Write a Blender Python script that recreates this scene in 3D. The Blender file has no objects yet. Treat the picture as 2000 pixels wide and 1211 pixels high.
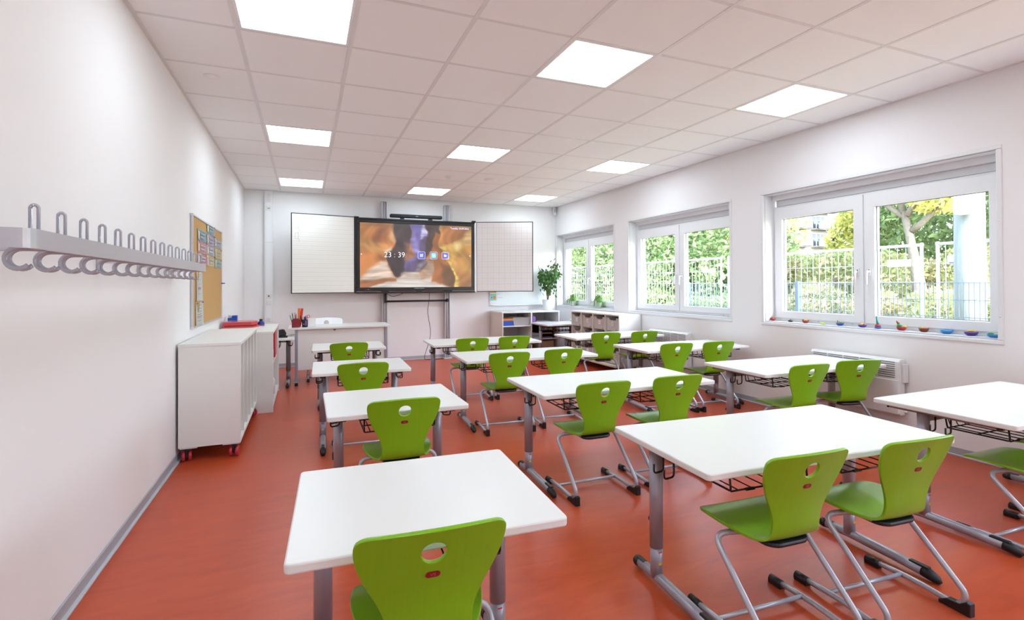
import bpy, bmesh, math, random
import numpy as np
from mathutils import Vector, Matrix
C = bpy.context.scene.collection
SC = bpy.context.scene
PI = math.pi
rnd = random.Random(7)

# ------------------------------------------------------------------ camera
cam = bpy.data.objects.new('camera', bpy.data.cameras.new('camera'))
C.objects.link(cam)
_R = Vector((0.92645469, -0.37637911, -0.00452407)); _U = Vector((0.00126681, -0.00890125, 0.99995958)); _F = Vector((0.37640416, 0.92642298, 0.00776981))
m4 = Matrix.Identity(4)
for i in range(3):
    m4[i][0] = _R[i]; m4[i][1] = _U[i]; m4[i][2] = -_F[i]
m4[2][3] = 1.292
cam.matrix_world = m4
cam.data.sensor_width = 36.0
cam.data.lens = 991.76 / 2000 * 36
cam.data.shift_y = -0.02869
cam.data.clip_start = 0.02
cam.data.clip_end = 400
SC.camera = cam
# ------------------------------------------------------------------ world, sun, exposure
SC.view_settings.view_transform = 'Standard'
SC.view_settings.look = 'None'
SC.view_settings.gamma = 1.0
SC.view_settings.use_curve_mapping = False
SC.view_settings.exposure = 1.15
LAMP = 5.0
w = bpy.data.worlds.new('sky'); SC.world = w; w.use_nodes = True
nt = w.node_tree; nt.nodes.clear()
sky = nt.nodes.new('ShaderNodeTexSky'); sky.sky_type = 'NISHITA'; sky.sun_disc = False
sky.sun_elevation = math.radians(38); sky.sun_rotation = math.radians(185); sky.air_density = 1.0; sky.dust_density = 3.0; sky.ozone_density = 1.0
hs = nt.nodes.new('ShaderNodeHueSaturation'); hs.inputs['Saturation'].default_value = 0.6
bg = nt.nodes.new('ShaderNodeBackground'); bg.inputs[1].default_value = 1.15
wo = nt.nodes.new('ShaderNodeOutputWorld')
nt.links.new(sky.outputs[0], hs.inputs['Color']); tint = nt.nodes.new('ShaderNodeMix'); tint.data_type = 'RGBA'; tint.blend_type = 'MULTIPLY'; tint.inputs[0].default_value = 1; tint.inputs[7].default_value = (.94, 1, 1.1, 1)
nt.links.new(hs.outputs[0], tint.inputs[6]); nt.links.new(tint.outputs[2], bg.inputs[0]); nt.links.new(bg.outputs[0], wo.inputs[0])
sun = bpy.data.objects.new('sun', bpy.data.lights.new('sun', 'SUN')); C.objects.link(sun)
sun.data.energy = 2.9; sun.data.angle = math.radians(0.6); sun.data.color = (1.0, 0.95, 0.86)
sun.rotation_euler = Vector((-0.12, -0.80, 0.62)).to_track_quat('Z', 'Y').to_euler()

XL, XR, YB, YN, H = -0.8793, 4.5066, 8.8138, -3.1, 2.784
WIN = {'added_window_5': (-2.87, -.84), 'added_window_4': (-.44, 1.59), 'window_1': (1.99, 4.02), 'window_2': (4.42, 6.45), 'window_3': (6.79, 8.80)}  # the first pair is out of view, added to let in more light
WZ0, WZ1 = 0.885, 2.228
for n, (a, b) in WIN.items():                      # sky portals in all window openings, the added pair too
    L = bpy.data.lights.new('portal', 'AREA'); L.shape = 'RECTANGLE'; L.size = b - a; L.size_y = WZ1 - WZ0
    L.cycles.is_portal = True
    o = bpy.data.objects.new('portal', L); C.objects.link(o); o.location = (XR + .30, (a + b) / 2, (WZ0 + WZ1) / 2)
    o.rotation_euler = (PI / 2, 0, PI / 2)
    o.rotation_euler = Vector((1, 0, 0)).to_track_quat('Z', 'Y').to_euler()

# ------------------------------------------------------------------ materials
def lin(c):
    if isinstance(c, str):
        c = [int(c[i:i + 2], 16) / 255 for i in (0, 2, 4)]
    return tuple((x / 12.92 if x <= .04045 else ((x + .055) / 1.055) ** 2.4) for x in c)
M = {}
def mat(name, col, rough=.5, metal=0., noise=None, bump=None, spec=.5, coat=0, trans=0, emit=None, backfac=False):
    """noise=(scale, amount, stretch xyz) darkens / lightens the colour; bump=(scale, strength, distance)"""
    m = bpy.data.materials.new(name); m.use_nodes = True; n = m.node_tree; b = n.nodes['Principled BSDF']
    c = lin(col); b.inputs['Base Color'].default_value = (*c, 1)
    b.inputs['Roughness'].default_value = rough; b.inputs['Metallic'].default_value = metal
    b.inputs['Specular IOR Level'].default_value = spec
    b.inputs['Coat Weight'].default_value = coat
    if trans: b.inputs['Transmission Weight'].default_value = trans
    tc = n.nodes.new('ShaderNodeTexCoord')
    if noise:
        sc, am, st = noise
        mp = n.nodes.new('ShaderNodeMapping'); mp.inputs['Scale'].default_value = st
        nz = n.nodes.new('ShaderNodeTexNoise'); nz.inputs['Scale'].default_value = sc; nz.inputs['Detail'].default_value = 5
        mx = n.nodes.new('ShaderNodeMix'); mx.data_type = 'RGBA'
        mx.inputs[6].default_value = (*[x * (1 - am) for x in c], 1); mx.inputs[7].default_value = (*[min(1, x * (1 + am)) for x in c], 1)
        n.links.new(tc.outputs['Object'], mp.inputs[0]); n.links.new(mp.outputs[0], nz.inputs['Vector'])
        n.links.new(nz.outputs[0], mx.inputs[0]); n.links.new(mx.outputs[2], b.inputs['Base Color'])
    if bump:
        nz = n.nodes.new('ShaderNodeTexNoise'); nz.inputs['Scale'].default_value = bump[0]; nz.inputs['Detail'].default_value = 3
        bp = n.nodes.new('ShaderNodeBump'); bp.inputs['Strength'].default_value = bump[1]; bp.inputs['Distance'].default_value = bump[2]
        n.links.new(tc.outputs['Object'], nz.inputs['Vector']); n.links.new(nz.outputs[0], bp.inputs['Height']); n.links.new(bp.outputs[0], b.inputs['Normal'])
    if emit:
        b.inputs['Emission Color'].default_value = (*lin(emit[0]), 1); b.inputs['Emission Strength'].default_value = emit[1]
    M[name] = m
    return m

mat('wall_paint', 'f1eeee', .75, noise=(1.2, .012, (1, 1, 1)), bump=(220, .08, .002))
mat('ceiling_tile', 'f8f7f6', .9, noise=(240, .05, (1, 1, 1)), bump=(320, .5, .002))
mat('grid_rail', 'e4e2e1', .45)
mat('lamp_frame', 'eeeeee', .4)
mat('diffuser', 'ffffff', .6, emit=('eef7ff', LAMP))
M['diffuser'].node_tree.nodes['Principled BSDF'].inputs['Emission Color'].default_value = (.88, 1.05, 1.15, 1)
mat('baseboard', 'a9a9af', .5, noise=(30, .05, (1, 1, 1)))
mat('baseboard_top', 'c4c6ca', .5)
mat('white_pvc', 'eeeeef', .3)
mat('casing_white', 'e9e9ea', .45)
mat('box_grey', 'd6d7da', .4)
mat('seal', '8a93a0', .5)
mat('table_white', 'e5e4e1', .32, spec=.5, noise=(3, .01, (1, 1, 1)))
mat('steel', 'a3a3ae', .34, metal=.35, bump=(900, .05, .0005))
mat('steel_tube', 'b6b8c2', .26, metal=.35)
mat('rail_grey', '8b8286', .45, metal=.2)
mat('black_plastic', '17181b', .42)
mat('black_wire', '0c0c0e', .3)
mat('green_ply', '7eb31c', .28, noise=(9, .07, (14, 1, 1)), bump=(60, .03, .0006), spec=.5)
mat('red_badge', '8c1a26', .4); mat('badge_letters', 'a05a64', .4)
mat('white_ply', 'eef0f2', .3)
mat('cream_board', 'e6e3df', .5, noise=(4, .012, (1, 1, 1)))
mat('beige_board', 'dccfc3', .5)
mat('shelf_inside', 'd6d2d0', .6)
mat('alu', 'c8c8cc', .38, metal=.35, noise=(60, .04, (1, 1, 12)))
mat('alu_rail', 'c4c5cc', .34, metal=.45, noise=(40, .04, (1, .05, 6)))
mat('cork', 'c39a62', .95, noise=(320, .28, (1, 1, 1)), bump=(260, .4, .002))
mat('red_plastic', 'c8323c', .35); mat('red_glossy', 'c9434a', .22, coat=.3)
mat('caster_red', 'c3303f', .35)
mat('dark_red', '86222c', .5)
mat('screen_black', '1b1c1e', .28)
mat('dark_cloth', '222327', .8)
mat('bar_black', '19191b', .5)
mat('white_paper', 'f3f3f1', .7); mat('print_grey', '8f8f93', .8); mat('print_pale', 'b9bcc6', .8)
for k, v in dict(blue='bcd6e2', pink='eec3cb', lilac='d3cbe0', pale='d6d7e4', yellow='f0e4ae', cream='f1e7bd', mint='c9dbd6', rose='e8bccb').items():
    mat('card_' + k, v, .7)
mat('clear_plastic', 'efe6e0', .25); M['clear_plastic'].node_tree.nodes['Principled BSDF'].inputs['Alpha'].default_value = .42
mat('label_pink', 'efd9df', .6)
mat('rubber', '1e1e20', .6)
mat('socket_white', 'e6e3df', .35); mat('socket_dark', '6a6866', .5)
mat('leaf_green', '3f6f2a', .45, noise=(25, .3, (1, 1, 1))); mat('spider_green', '77a04a', .45, noise=(12, .45, (1, 1, 1)))
mat('bark_small', '7a5c4a', .8); mat('pot_white', 'eef0f0', .4); mat('soil', '3c3028', .95)
mat('blue_box', '2050b8', .45); mat('orange_lid', 'd9822a', .45); mat('purple', '8a63b0', .5)
mat('kraft', 'b79c78', .8); mat('dark_file', '1d1e25', .35)
mat('clay_red', 'a8402c', .55); mat('clay_black', '2c2a2e', .5); mat('clay_yellow', 'e0c020', .5); mat('clay_lime', 'd6ea20', .5)
mat('clay_blue', '2a5fae', .5); mat('clay_purple', '5a3a98', .5); mat('clay_teal', '2a9080', .5); mat('clay_green', '3f9a48', .5)
mat('clay_brown', '7a3a26', .55); mat('clay_orange', 'e07a22', .5); mat('clay_sky', '3b8fd0', .45); mat('clay_crimson', 'b02838', .5)
mat('pen_orange', 'e87420', .4); mat('pen_red', 'd83a2c', .4); mat('pen_green', '3a9a40', .4); mat('pen_blue', '2b3a9a', .4)
mat('pen_black', '202024', .4); mat('pen_lilac', 'a898c8', .4); mat('pen_wood', 'b08050', .6); mat('pen_yellow', 'e8c020', .4)
mat('galv', 'a9b1b8', .45, metal=.3); mat('fence_grey', '4e6070', .5, metal=.1); mat('sign_white', 'f4f4f4', .5); mat('sign_print', 'd9a9b8', .6); mat('sign_dark', '4a5a80', .6)
mat('grass', '8f9a55', .95, noise=(3, .4, (1, 1, 1)), bump=(30, .6, .05))
mat('dry_grass', '9c926c', .95, noise=(2.2, .35, (1, 1, 1)), bump=(20, .8, .08))
mat('bark', '6e675a', .9, noise=(9, .35, (1, 1, .2)), bump=(18, .8, .03))
mat('pole_wood', '78827f', .85, noise=(5, .3, (6, 6, .5)), bump=(25, .4, .01))
mat('facade', '7c7c7a', .8); mat('balcony', '6a6d64', .8); mat('slab_edge', '50544e', .8); mat('far_glass', '26303a', .15); mat('far_frame', '9a9a9a', .5)
mat('asphalt', '9a9890', .9)
mat('marker', '9aa4b0', .7)
mat('pic_teal', '8fcfc8', .6); mat('pic_lime', 'b5bd2c', .6); mat('pic_crimson', 'c84058', .6); mat('pic_orange', 'e88a30', .6)

def leaf_mat(name, cols, trans=.35):
    m = bpy.data.materials.new(name); m.use_nodes = True; n = m.node_tree; b = n.nodes['Principled BSDF']
    tc = n.nodes.new('ShaderNodeTexCoord'); nz = n.nodes.new('ShaderNodeTexNoise'); nz.inputs['Scale'].default_value = 1.6; nz.inputs['Detail'].default_value = 8; nz.inputs['Roughness'].default_value = .75
    cr = n.nodes.new('ShaderNodeValToRGB'); els = cr.color_ramp.elements
    for i, (p, c) in enumerate(cols):
        e = els[i] if i < 2 else els.new(p)
        e.position = p; e.color = (*lin(c), 1)
    n.links.new(tc.outputs['Object'], nz.inputs['Vector']); n.links.new(nz.outputs[0], cr.inputs[0]); n.links.new(cr.outputs[0], b.inputs['Base Color'])
    b.inputs['Roughness'].default_value = .5
    tr = n.nodes.new('ShaderNodeBsdfTranslucent'); mx = n.nodes.new('ShaderNodeMixShader'); mx.inputs[0].default_value = trans
    n.links.new(cr.outputs[0], tr.inputs[0]); n.links.new(b.outputs[0], mx.inputs[1]); n.links.new(tr.outputs[0], mx.inputs[2])
    n.links.new(mx.outputs[0], n.nodes['Material Output'].inputs[0])
    M[name] = m
leaf_mat('leaf_dense', [(.3, '4d6b42'), (.5, '7d9560'), (.7, 'b4c48a')])
leaf_mat('leaf_yellow', [(.3, '8a9c58'), (.48, 'bcc070'), (.62, 'e0d070'), (.75, 'd89a58')])
leaf_mat('leaf_bush', [(.3, '5f7848'), (.5, '8c9460'), (.65, 'b09a7c'), (.75, 'c4bc8c')])

# glass: clear thin pane, mostly transparent with a fresnel gloss
g = bpy.data.materials.new('window_glass'); g.use_nodes = True; n = g.node_tree; n.nodes.clear()
t_ = n.nodes.new('ShaderNodeBsdfTransparent'); t_.inputs[0].default_value = (.94, .96, .96, 1); gl = n.nodes.new('ShaderNodeBsdfGlossy'); gl.inputs['Roughness'].default_value = .02
fr = n.nodes.new('ShaderNodeFresnel'); fr.inputs[0].default_value = 1.35; mx = n.nodes.new('ShaderNodeMixShader'); ou = n.nodes.new('ShaderNodeOutputMaterial')
n.links.new(fr.outputs[0], mx.inputs[0]); n.links.new(t_.outputs[0], mx.inputs[1]); n.links.new(gl.outputs[0], mx.inputs[2]); n.links.new(mx.outputs[0], ou.inputs[0])
M['window_glass'] = g

# floor linoleum: marbled brick red
m = mat('linoleum', 'b9523a', .34, spec=.45); n = m.node_tree; b = n.nodes['Principled BSDF']; tc = n.nodes.new('ShaderNodeTexCoord')
mp = n.nodes.new('ShaderNodeMapping'); mp.inputs['Scale'].default_value = (1, 4.5, 1)
nz = n.nodes.new('ShaderNodeTexNoise'); nz.inputs['Scale'].default_value = 3.2; nz.inputs['Detail'].default_value = 9; nz.inputs['Roughness'].default_value = .68; nz.inputs['Distortion'].default_value = .5
nz2 = n.nodes.new('ShaderNodeTexNoise'); nz2.inputs['Scale'].default_value = .6; nz2.inputs['Detail'].default_value = 3
cr = n.nodes.new('ShaderNodeValToRGB'); cr.color_ramp.elements[0].position = .3; cr.color_ramp.elements[0].color = (*lin('bd4826'), 1); cr.color_ramp.elements[1].position = .7; cr.color_ramp.elements[1].color = (*lin('d45a33'), 1)
mx = n.nodes.new('ShaderNodeMix'); mx.data_type = 'RGBA'; mx.blend_type = 'MULTIPLY'; mx.inputs[0].default_value = .25
n.links.new(tc.outputs['Object'], mp.inputs[0]); n.links.new(mp.outputs[0], nz.inputs['Vector']); n.links.new(tc.outputs['Object'], nz2.inputs['Vector'])
n.links.new(nz.outputs[0], cr.inputs[0]); n.links.new(cr.outputs[0], mx.inputs[6]); n.links.new(nz2.outputs[0], mx.inputs[7]); n.links.new(mx.outputs[2], b.inputs['Base Color'])
mr = n.nodes.new('ShaderNodeMapRange'); mr.inputs['To Min'].default_value = .26; mr.inputs['To Max'].default_value = .42
n.links.new(nz.outputs[0], mr.inputs[0]); n.links.new(mr.outputs[0], b.inputs['Roughness'])

def ruled(name, base, line, groups):
    """enamel board with printed rules; groups = [(axis, pitch, width, strength)] in object space"""
    m = mat(name, base, .25, spec=.5); n = m.node_tree; b = n.nodes['Principled BSDF']
    tc = n.nodes.new('ShaderNodeTexCoord'); sp = n.nodes.new('ShaderNodeSeparateXYZ'); n.links.new(tc.outputs['Object'], sp.inputs[0])
    acc = None
    for ax, pitch, width, st in groups:
        a = n.nodes.new('ShaderNodeMath'); a.operation = 'DIVIDE'; a.inputs[1].default_value = pitch; n.links.new(sp.outputs[ax], a.inputs[0])
        f = n.nodes.new('ShaderNodeMath'); f.operation = 'FRACT'; n.links.new(a.outputs[0], f.inputs[0])
        l = n.nodes.new('ShaderNodeMath'); l.operation = 'LESS_THAN'; l.inputs[1].default_value = width / pitch; n.links.new(f.outputs[0], l.inputs[0])
        s = n.nodes.new('ShaderNodeMath'); s.operation = 'MULTIPLY'; s.inputs[1].default_value = st; n.links.new(l.outputs[0], s.inputs[0])
        if acc is None: acc = s
        else:
            q = n.nodes.new('ShaderNodeMath'); q.operation = 'MAXIMUM'; n.links.new(acc.outputs[0], q.inputs[0]); n.links.new(s.outputs[0], q.inputs[1]); acc = q
    mx = n.nodes.new('ShaderNodeMix'); mx.data_type = 'RGBA'; mx.inputs[6].default_value = (*lin(base), 1); mx.inputs[7].default_value = (*lin(line), 1)
    n.links.new(acc.outputs[0], mx.inputs[0]); n.links.new(mx.outputs[2], b.inputs['Base Color'])
ruled('board_ruled', 'eceae4', '9a9890', [(2, .068, .005, .3), (2, .034, .004, .16)])
ruled('board_squared', 'e4dedc', '9a908e', [(2, .10, .005, .32), (0, .10, .005, .32), (2, .05, .003, .14), (0, .05, .003, .14)])
mat('board_white', 'ecf0f0', .22)

# ------------------------------------------------------------------ mesh helpers
def frames(pts):
    pts = [Vector(p) for p in pts]; T = []
    for i in range(len(pts)):
        a = pts[max(i - 1, 0)]; b = pts[min(i + 1, len(pts) - 1)]
        T.append((b - a).normalized())
    up = Vector((0, 0, 1)) if abs(T[0].z) < .9 else Vector((1, 0, 0))
    N = [(up - T[0] * up.dot(T[0])).normalized()]
    for i in range(1, len(pts)):
        v = N[-1] - T[i] * N[-1].dot(T[i]); N.append(v.normalized() if v.length > 1e-6 else N[-1])
    return pts, T, N
def fillet(pts, r, seg=5):
    pts = [Vector(p) for p in pts]; out = [pts[0]]
    for i in range(1, len(pts) - 1):
        rr = r[i] if isinstance(r, (list, tuple)) else r
        a, b, c = pts[i - 1], pts[i], pts[i + 1]
        d1, d2 = (a - b), (c - b); l1, l2 = d1.length, d2.length; d1.normalize(); d2.normalize()
        k = min(rr, l1 * .49, l2 * .49)
        p0, p1 = b + d1 * k, b + d2 * k
        for s in range(seg + 1):
            t = s / seg; out.append(p0 * (1 - t) ** 2 + b * 2 * t * (1 - t) + p1 * t * t)
    out.append(pts[-1]); return out
class B:
    def __init__(s): s.bm = bmesh.new()
    def box(s, a, b, bev=0, seg=1, rz=0, mi=0):
        a = Vector(a); b = Vector(b); t = bmesh.new()
        bmesh.ops.create_cube(t, size=1)
        d = b - a
        for v in t.verts: v.co = Vector((v.co.x * d.x, v.co.y * d.y, v.co.z * d.z))
        if bev: bmesh.ops.bevel(t, geom=t.edges[:], offset=min(bev, min(abs(x) for x in d) * .45), segments=seg, affect='EDGES', profile=.5)
        c = (a + b) / 2; R = Matrix.Rotation(rz, 3, 'Z')
        for v in t.verts: v.co = R @ v.co + c
        s._merge(t, mi); return s
    def _merge(s, t, mi=0, smooth=False):
        for f in t.faces: f.material_index = mi; f.smooth = f.smooth or smooth
        me = bpy.data.meshes.new('t'); t.to_mesh(me); t.free(); s.bm.from_mesh(me); bpy.data.meshes.remove(me)
    def tube(s, pts, r, seg=10, cap=True, mi=0, sx=1.0, sy=1.0):
        P, T, N = frames(pts); rings = []
        for i, (p, t, nn) in enumerate(zip(P, T, N)):
            rr = r[i] if isinstance(r, (list, tuple)) else r
            bn = t.cross(nn); k = 1.0
            rings.append([s.bm.verts.new(p + (nn * math.cos(2 * PI * j / seg) * sx + bn * math.sin(2 * PI * j / seg) * sy) * rr) for j in range(seg)])
        for i in range(len(rings) - 1):
            for j in range(seg):
                f = s.bm.faces.new((rings[i][j], rings[i + 1][j], rings[i + 1][(j + 1) % seg], rings[i][(j + 1) % seg])); f.smooth = True; f.material_index = mi
        if cap:
            for q in (rings[0][::1], rings[-1][::-1]):
                f = s.bm.faces.new(q); f.material_index = mi
        return s
    def lathe(s, prof, seg=20, c=(0, 0, 0), mi=0):
        c = Vector(c); rings = []
        for r, z in prof:
            rings.append([s.bm.verts.new(c + Vector((r * math.cos(2 * PI * j / seg), r * math.sin(2 * PI * j / seg), z))) for j in range(seg)] if r > 1e-6 else [s.bm.verts.new(c + Vector((0, 0, z)))])
        for i in range(len(rings) - 1):
            a, b = rings[i], rings[i + 1]
            for j in range(seg):
                k = (j + 1) % seg
                vs = [a[0], b[k], b[j]] if len(a) == 1 else ([a[j], a[k], b[0]] if len(b) == 1 else [a[j], a[k], b[k], b[j]])
                f = s.bm.faces.new(vs); f.smooth = True; f.material_index = mi
        return s
    def prism(s, pts, d0, d1, axis='z', bev=0, mi=0):
        """closed outline extruded between d0 and d1 along axis; pts are the other two coordinates in order"""
        def P(a, b, d): return {'z': (a, b, d), 'y': (a, d, b), 'x': (d, a, b)}[axis]
        t = bmesh.new()
        v0 = [t.verts.new(P(a, b, d0)) for a, b in pts]; v1 = [t.verts.new(P(a, b, d1)) for a, b in pts]
        t.faces.new(v0); t.faces.new(v1[::-1])
        for i in range(len(pts)):
            k = (i + 1) % len(pts); t.faces.new((v0[k], v0[i], v1[i], v1[k]))
        bmesh.ops.recalc_face_normals(t, faces=t.faces[:])
        if bev:
            es = [e for e in t.edges if len(e.link_faces) == 2 and any(len(f.verts) > 4 or len(pts) <= 4 for f in e.link_faces) and abs({'z': 2, 'y': 1, 'x': 0}[axis] >= 0)]
            es = [e for e in es if abs((e.verts[0].co - e.verts[1].co)[{'z': 2, 'y': 1, 'x': 0}[axis]]) < 1e-7]
            bmesh.ops.bevel(t, geom=es, offset=bev, segments=2, affect='EDGES', profile=.5)
        s._merge(t, mi); return s
    def quad(s, a, b, c, d, mi=0):
        f = s.bm.faces.new([s.bm.verts.new(x) for x in (a, b, c, d)]); f.material_index = mi; return s
    def ball(s, c, r, sc=(1, 1, 1), sub=2, mi=0):
        t = bmesh.new(); bmesh.ops.create_icosphere(t, subdivisions=sub, radius=r)
        for v in t.verts: v.co = Vector((v.co.x * sc[0], v.co.y * sc[1], v.co.z * sc[2])) + Vector(c)
        s._merge(t, mi, True); return s
    def done(s, name='m'):
        me = bpy.data.meshes.new(name); s.bm.to_mesh(me); s.bm.free(); return me
def rrect(x0, y0, x1, y1, r, seg=4):
    out = []
    for cx, cy, a in ((x1 - r, y1 - r, 0), (x0 + r, y1 - r, PI / 2), (x0 + r, y0 + r, PI), (x1 - r, y0 + r, 1.5 * PI)):
        for i in range(seg + 1):
            t = a + PI / 2 * i / seg; out.append((cx + r * math.cos(t), cy + r * math.sin(t)))
    return out
def obj(name, me, mats, parent=None, loc=(0, 0, 0), rot=(0, 0, 0), scale=None):
    if isinstance(me, B): me = me.done(name)
    o = bpy.data.objects.new(name, me); C.objects.link(o)
    if mats is not None and len(me.materials) == 0:
        for k in ([mats] if isinstance(mats, str) else mats): me.materials.append(M[k])
    o.parent = parent; o.location = loc; o.rotation_euler = rot
    if scale: o.scale = scale if not isinstance(scale, (int, float)) else (scale,) * 3
    return o
def thing(name, label, cat, loc=(0, 0, 0), rz=0, group=None):
    o = bpy.data.objects.new(name, None); C.objects.link(o); o.empty_display_size = .05
    o.location = loc; o.rotation_euler = (0, 0, rz); o['label'] = label; o['category'] = cat
    if group: o['group'] = group
    return o
def tag(o, label, cat, group=None):
    o['label'] = label; o['category'] = cat
    if group: o['group'] = group
    return o
def struct(name, me, mats, loc=(0, 0, 0)):
    o = obj(name, me, mats, None, loc); o['kind'] = 'structure'; return o
def sempty(name, loc=(0, 0, 0)):
    o = bpy.data.objects.new(name, None); C.objects.link(o); o.location = loc; o['kind'] = 'structure'; o.empty_display_size = .05; return o
def copy_tree(o, parent=None):
    c = o.copy(); C.objects.link(c); c.parent = parent
    for ch in KIDS.get(o.name, []) or [x for x in o.children]: copy_tree(ch, c)
    return c
KIDS = {}
def text_mesh(txt, size, depth=.0006, align='LEFT', bold=0.0):
    cu = bpy.data.curves.new('txt', 'FONT'); cu.body = txt; cu.size = size; cu.extrude = depth; cu.align_x = align; cu.offset = bold
    cu.resolution_u = 3
    o = bpy.data.objects.new('txt', cu); C.objects.link(o); bpy.context.view_layer.update()
    me = bpy.data.meshes.new_from_object(o.evaluated_get(bpy.context.evaluated_depsgraph_get()))
    bpy.data.objects.remove(o); bpy.data.curves.remove(cu); me.materials.clear(); return me

# ------------------------------------------------------------------ room shell
struct('floor', B().box((XL - .3, YN - .3, -.12), (XR + .3, YB + .3, 0)), 'linoleum')
struct('wall_left', B().box((XL - .2, YN - .2, 0), (XL, YB + .2, H + .3)), 'wall_paint')
struct('wall_back', B().box((XL, YB, 0), (XR + .33, YB + .2, H + .3)), 'wall_paint')
struct('wall_near', B().box((XL, YN - .2, 0), (XR + .33, YN, H + .3)), 'wall_paint')
b = B(); wt = .33                                   # window wall in solid pieces round the openings, the added pair included
ys = [YN] + [v for n in WIN for v in WIN[n]] + [YB]
b.box((XR, YN, 0), (XR + wt, YB, WZ0)); b.box((XR, YN, WZ1), (XR + wt, YB, H + .3))
for i in range(0, len(ys), 2):
    if ys[i + 1] - ys[i] > .001: b.box((XR, ys[i], WZ0), (XR + wt, ys[i + 1], WZ1))
struct('wall_right', b, 'wall_paint')
# ceiling: slab above, T-grid and separate mineral tiles
ceil = struct('ceiling', B().box((XL - .2, YN - .2, H + .28), (XR + .33, YB + .2, H + .4)), 'ceiling_tile')
T = .625; GX = [XL] + [-.366 + T * i for i in range(8)] + [XR]
GY = [8.3157 - T * i for i in range(19)]; GY = [YN] + sorted(y for y in GY if y > YN + .1) + [YB]
lights = set()
for i in range(len(GX) - 1):
    for j in range(len(GY) - 1):
        cx = (GX[i] + GX[i + 1]) / 2; cy = (GY[j] + GY[j + 1]) / 2
        if any(abs(cx - lx) < .1 for lx in (-.0535, 1.8215, 3.6965)) and any(abs(cy - ly) < .1 for ly in (8.003, 5.503, 3.003, .503, -1.997)):
            lights.add((i, j))
tiles = {}
for i in range(len(GX) - 1):
    for j in range(len(GY) - 1):
        if (i, j) in lights: continue
        w_, d_ = GX[i + 1] - GX[i] - .016, GY[j + 1] - GY[j] - .016
        key = (round(w_, 3), round(d_, 3))
        if key not in tiles:
            tiles[key] = B().box((-w_ / 2, -d_ / 2, 0), (w_ / 2, d_ / 2, .015), .002).done('ceiling_tile'); tiles[key].materials.append(M['ceiling_tile'])
        obj('ceiling_tile', tiles[key], None, ceil, ((GX[i] + GX[i + 1]) / 2, (GY[j] + GY[j + 1]) / 2, H + .001))
for x in GX[1:-1]:
    obj('grid_rail', B().box((x - .013, YN, H - .002), (x + .013, YB, H + .004), .001).box((x - .004, YN, H + .004), (x + .004, YB, H + .04)), 'grid_rail', ceil)
for y in GY[1:-1]:
    obj('grid_rail', B().box((XL, y - .011, H - .001), (XR, y + .011, H + .003), .001).box((XL, y - .003, H + .003), (XR, y + .003, H + .03)), 'grid_rail', ceil)
for k, (a, c) in enumerate((((XL, YN, H - .004), (XL + .022, YB, H + .003)), ((XR - .022, YN, H - .004), (XR, YB, H + .003)), ((XL + .022, YB - .022, H - .004), (XR - .022, YB, H + .003)), ((XL + .022, YN, H - .004), (XR - .022, YN + .022, H + .003)))):
    obj('edge_trim', B().box(a, c), 'grid_rail', ceil)
# baseboards
def base(name, a, c, lip_a, lip_c):
    o = struct(name, B().box(a, c, .003), 'baseboard'); obj('baseboard_lip', B().box(lip_a, lip_c, .002), 'baseboard_top', o)
base('baseboard_left', (XL, YN, 0), (XL + .008, YB, .062), (XL + .004, YN, 0), (XL + .022, YB, .012))
base('baseboard_right', (XR - .008, YN, 0), (XR, YB, .062), (XR - .022, YN, 0), (XR - .004, YB, .012))
base('baseboard_back', (XL + .022, YB - .008, 0), (XR - .022, YB, .062), (XL + .022, YB - .022, 0), (XR - .022, YB - .004, .012))
base('baseboard_near', (XL + .022, YN, 0), (XR - .022, YN + .008, .062), (XL + .022, YN + .004, 0), (XR - .022, YN + .022, .012))

# ------------------------------------------------------------------ ceiling lamps
def lightlabel(i, j):
    row = {8: 0, 5: 1, 3: 2, 0: 3, -1: 4}[int(j)]
    col = ['on the left side', 'in the middle', 'on the window side'][i]
    return 'square white ceiling light panel %s, %s' % (col, ['row nearest the board wall', 'second row from the board wall', 'third row from the board wall', 'unseen row added over the near end', 'unseen rearmost row added for light'][row])
lf = B()
for a, c in (((-.3045, -.3045, 0), (.3045, -.285, .03)), ((-.3045, .285, 0), (.3045, .3045, .03)), ((-.3045, -.285, 0), (-.285, .285, .03)), ((.285, -.285, 0), (.3045, .285, .03))): lf.box(a, c, .001)
lf = lf.done('frame'); lf.materials.append(M['lamp_frame'])
ld = B().box((-.285, -.285, .004), (.285, .285, .012)).done('diffuser'); ld.materials.append(M['diffuser'])
for i, lx in enumerate((-.0535, 1.8215, 3.6965)):
    for ly in (8.003, 5.503, 3.003, .503, -1.997):  # last pair of rows is out of view, added to brighten the room
        t = thing('ceiling_light', lightlabel(i, ly), 'ceiling light', (lx, ly, H - .001), 0, 'light panels in the ceiling grid')
        obj('frame', lf, None, t); obj('diffuser', ld, None, t)
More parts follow.
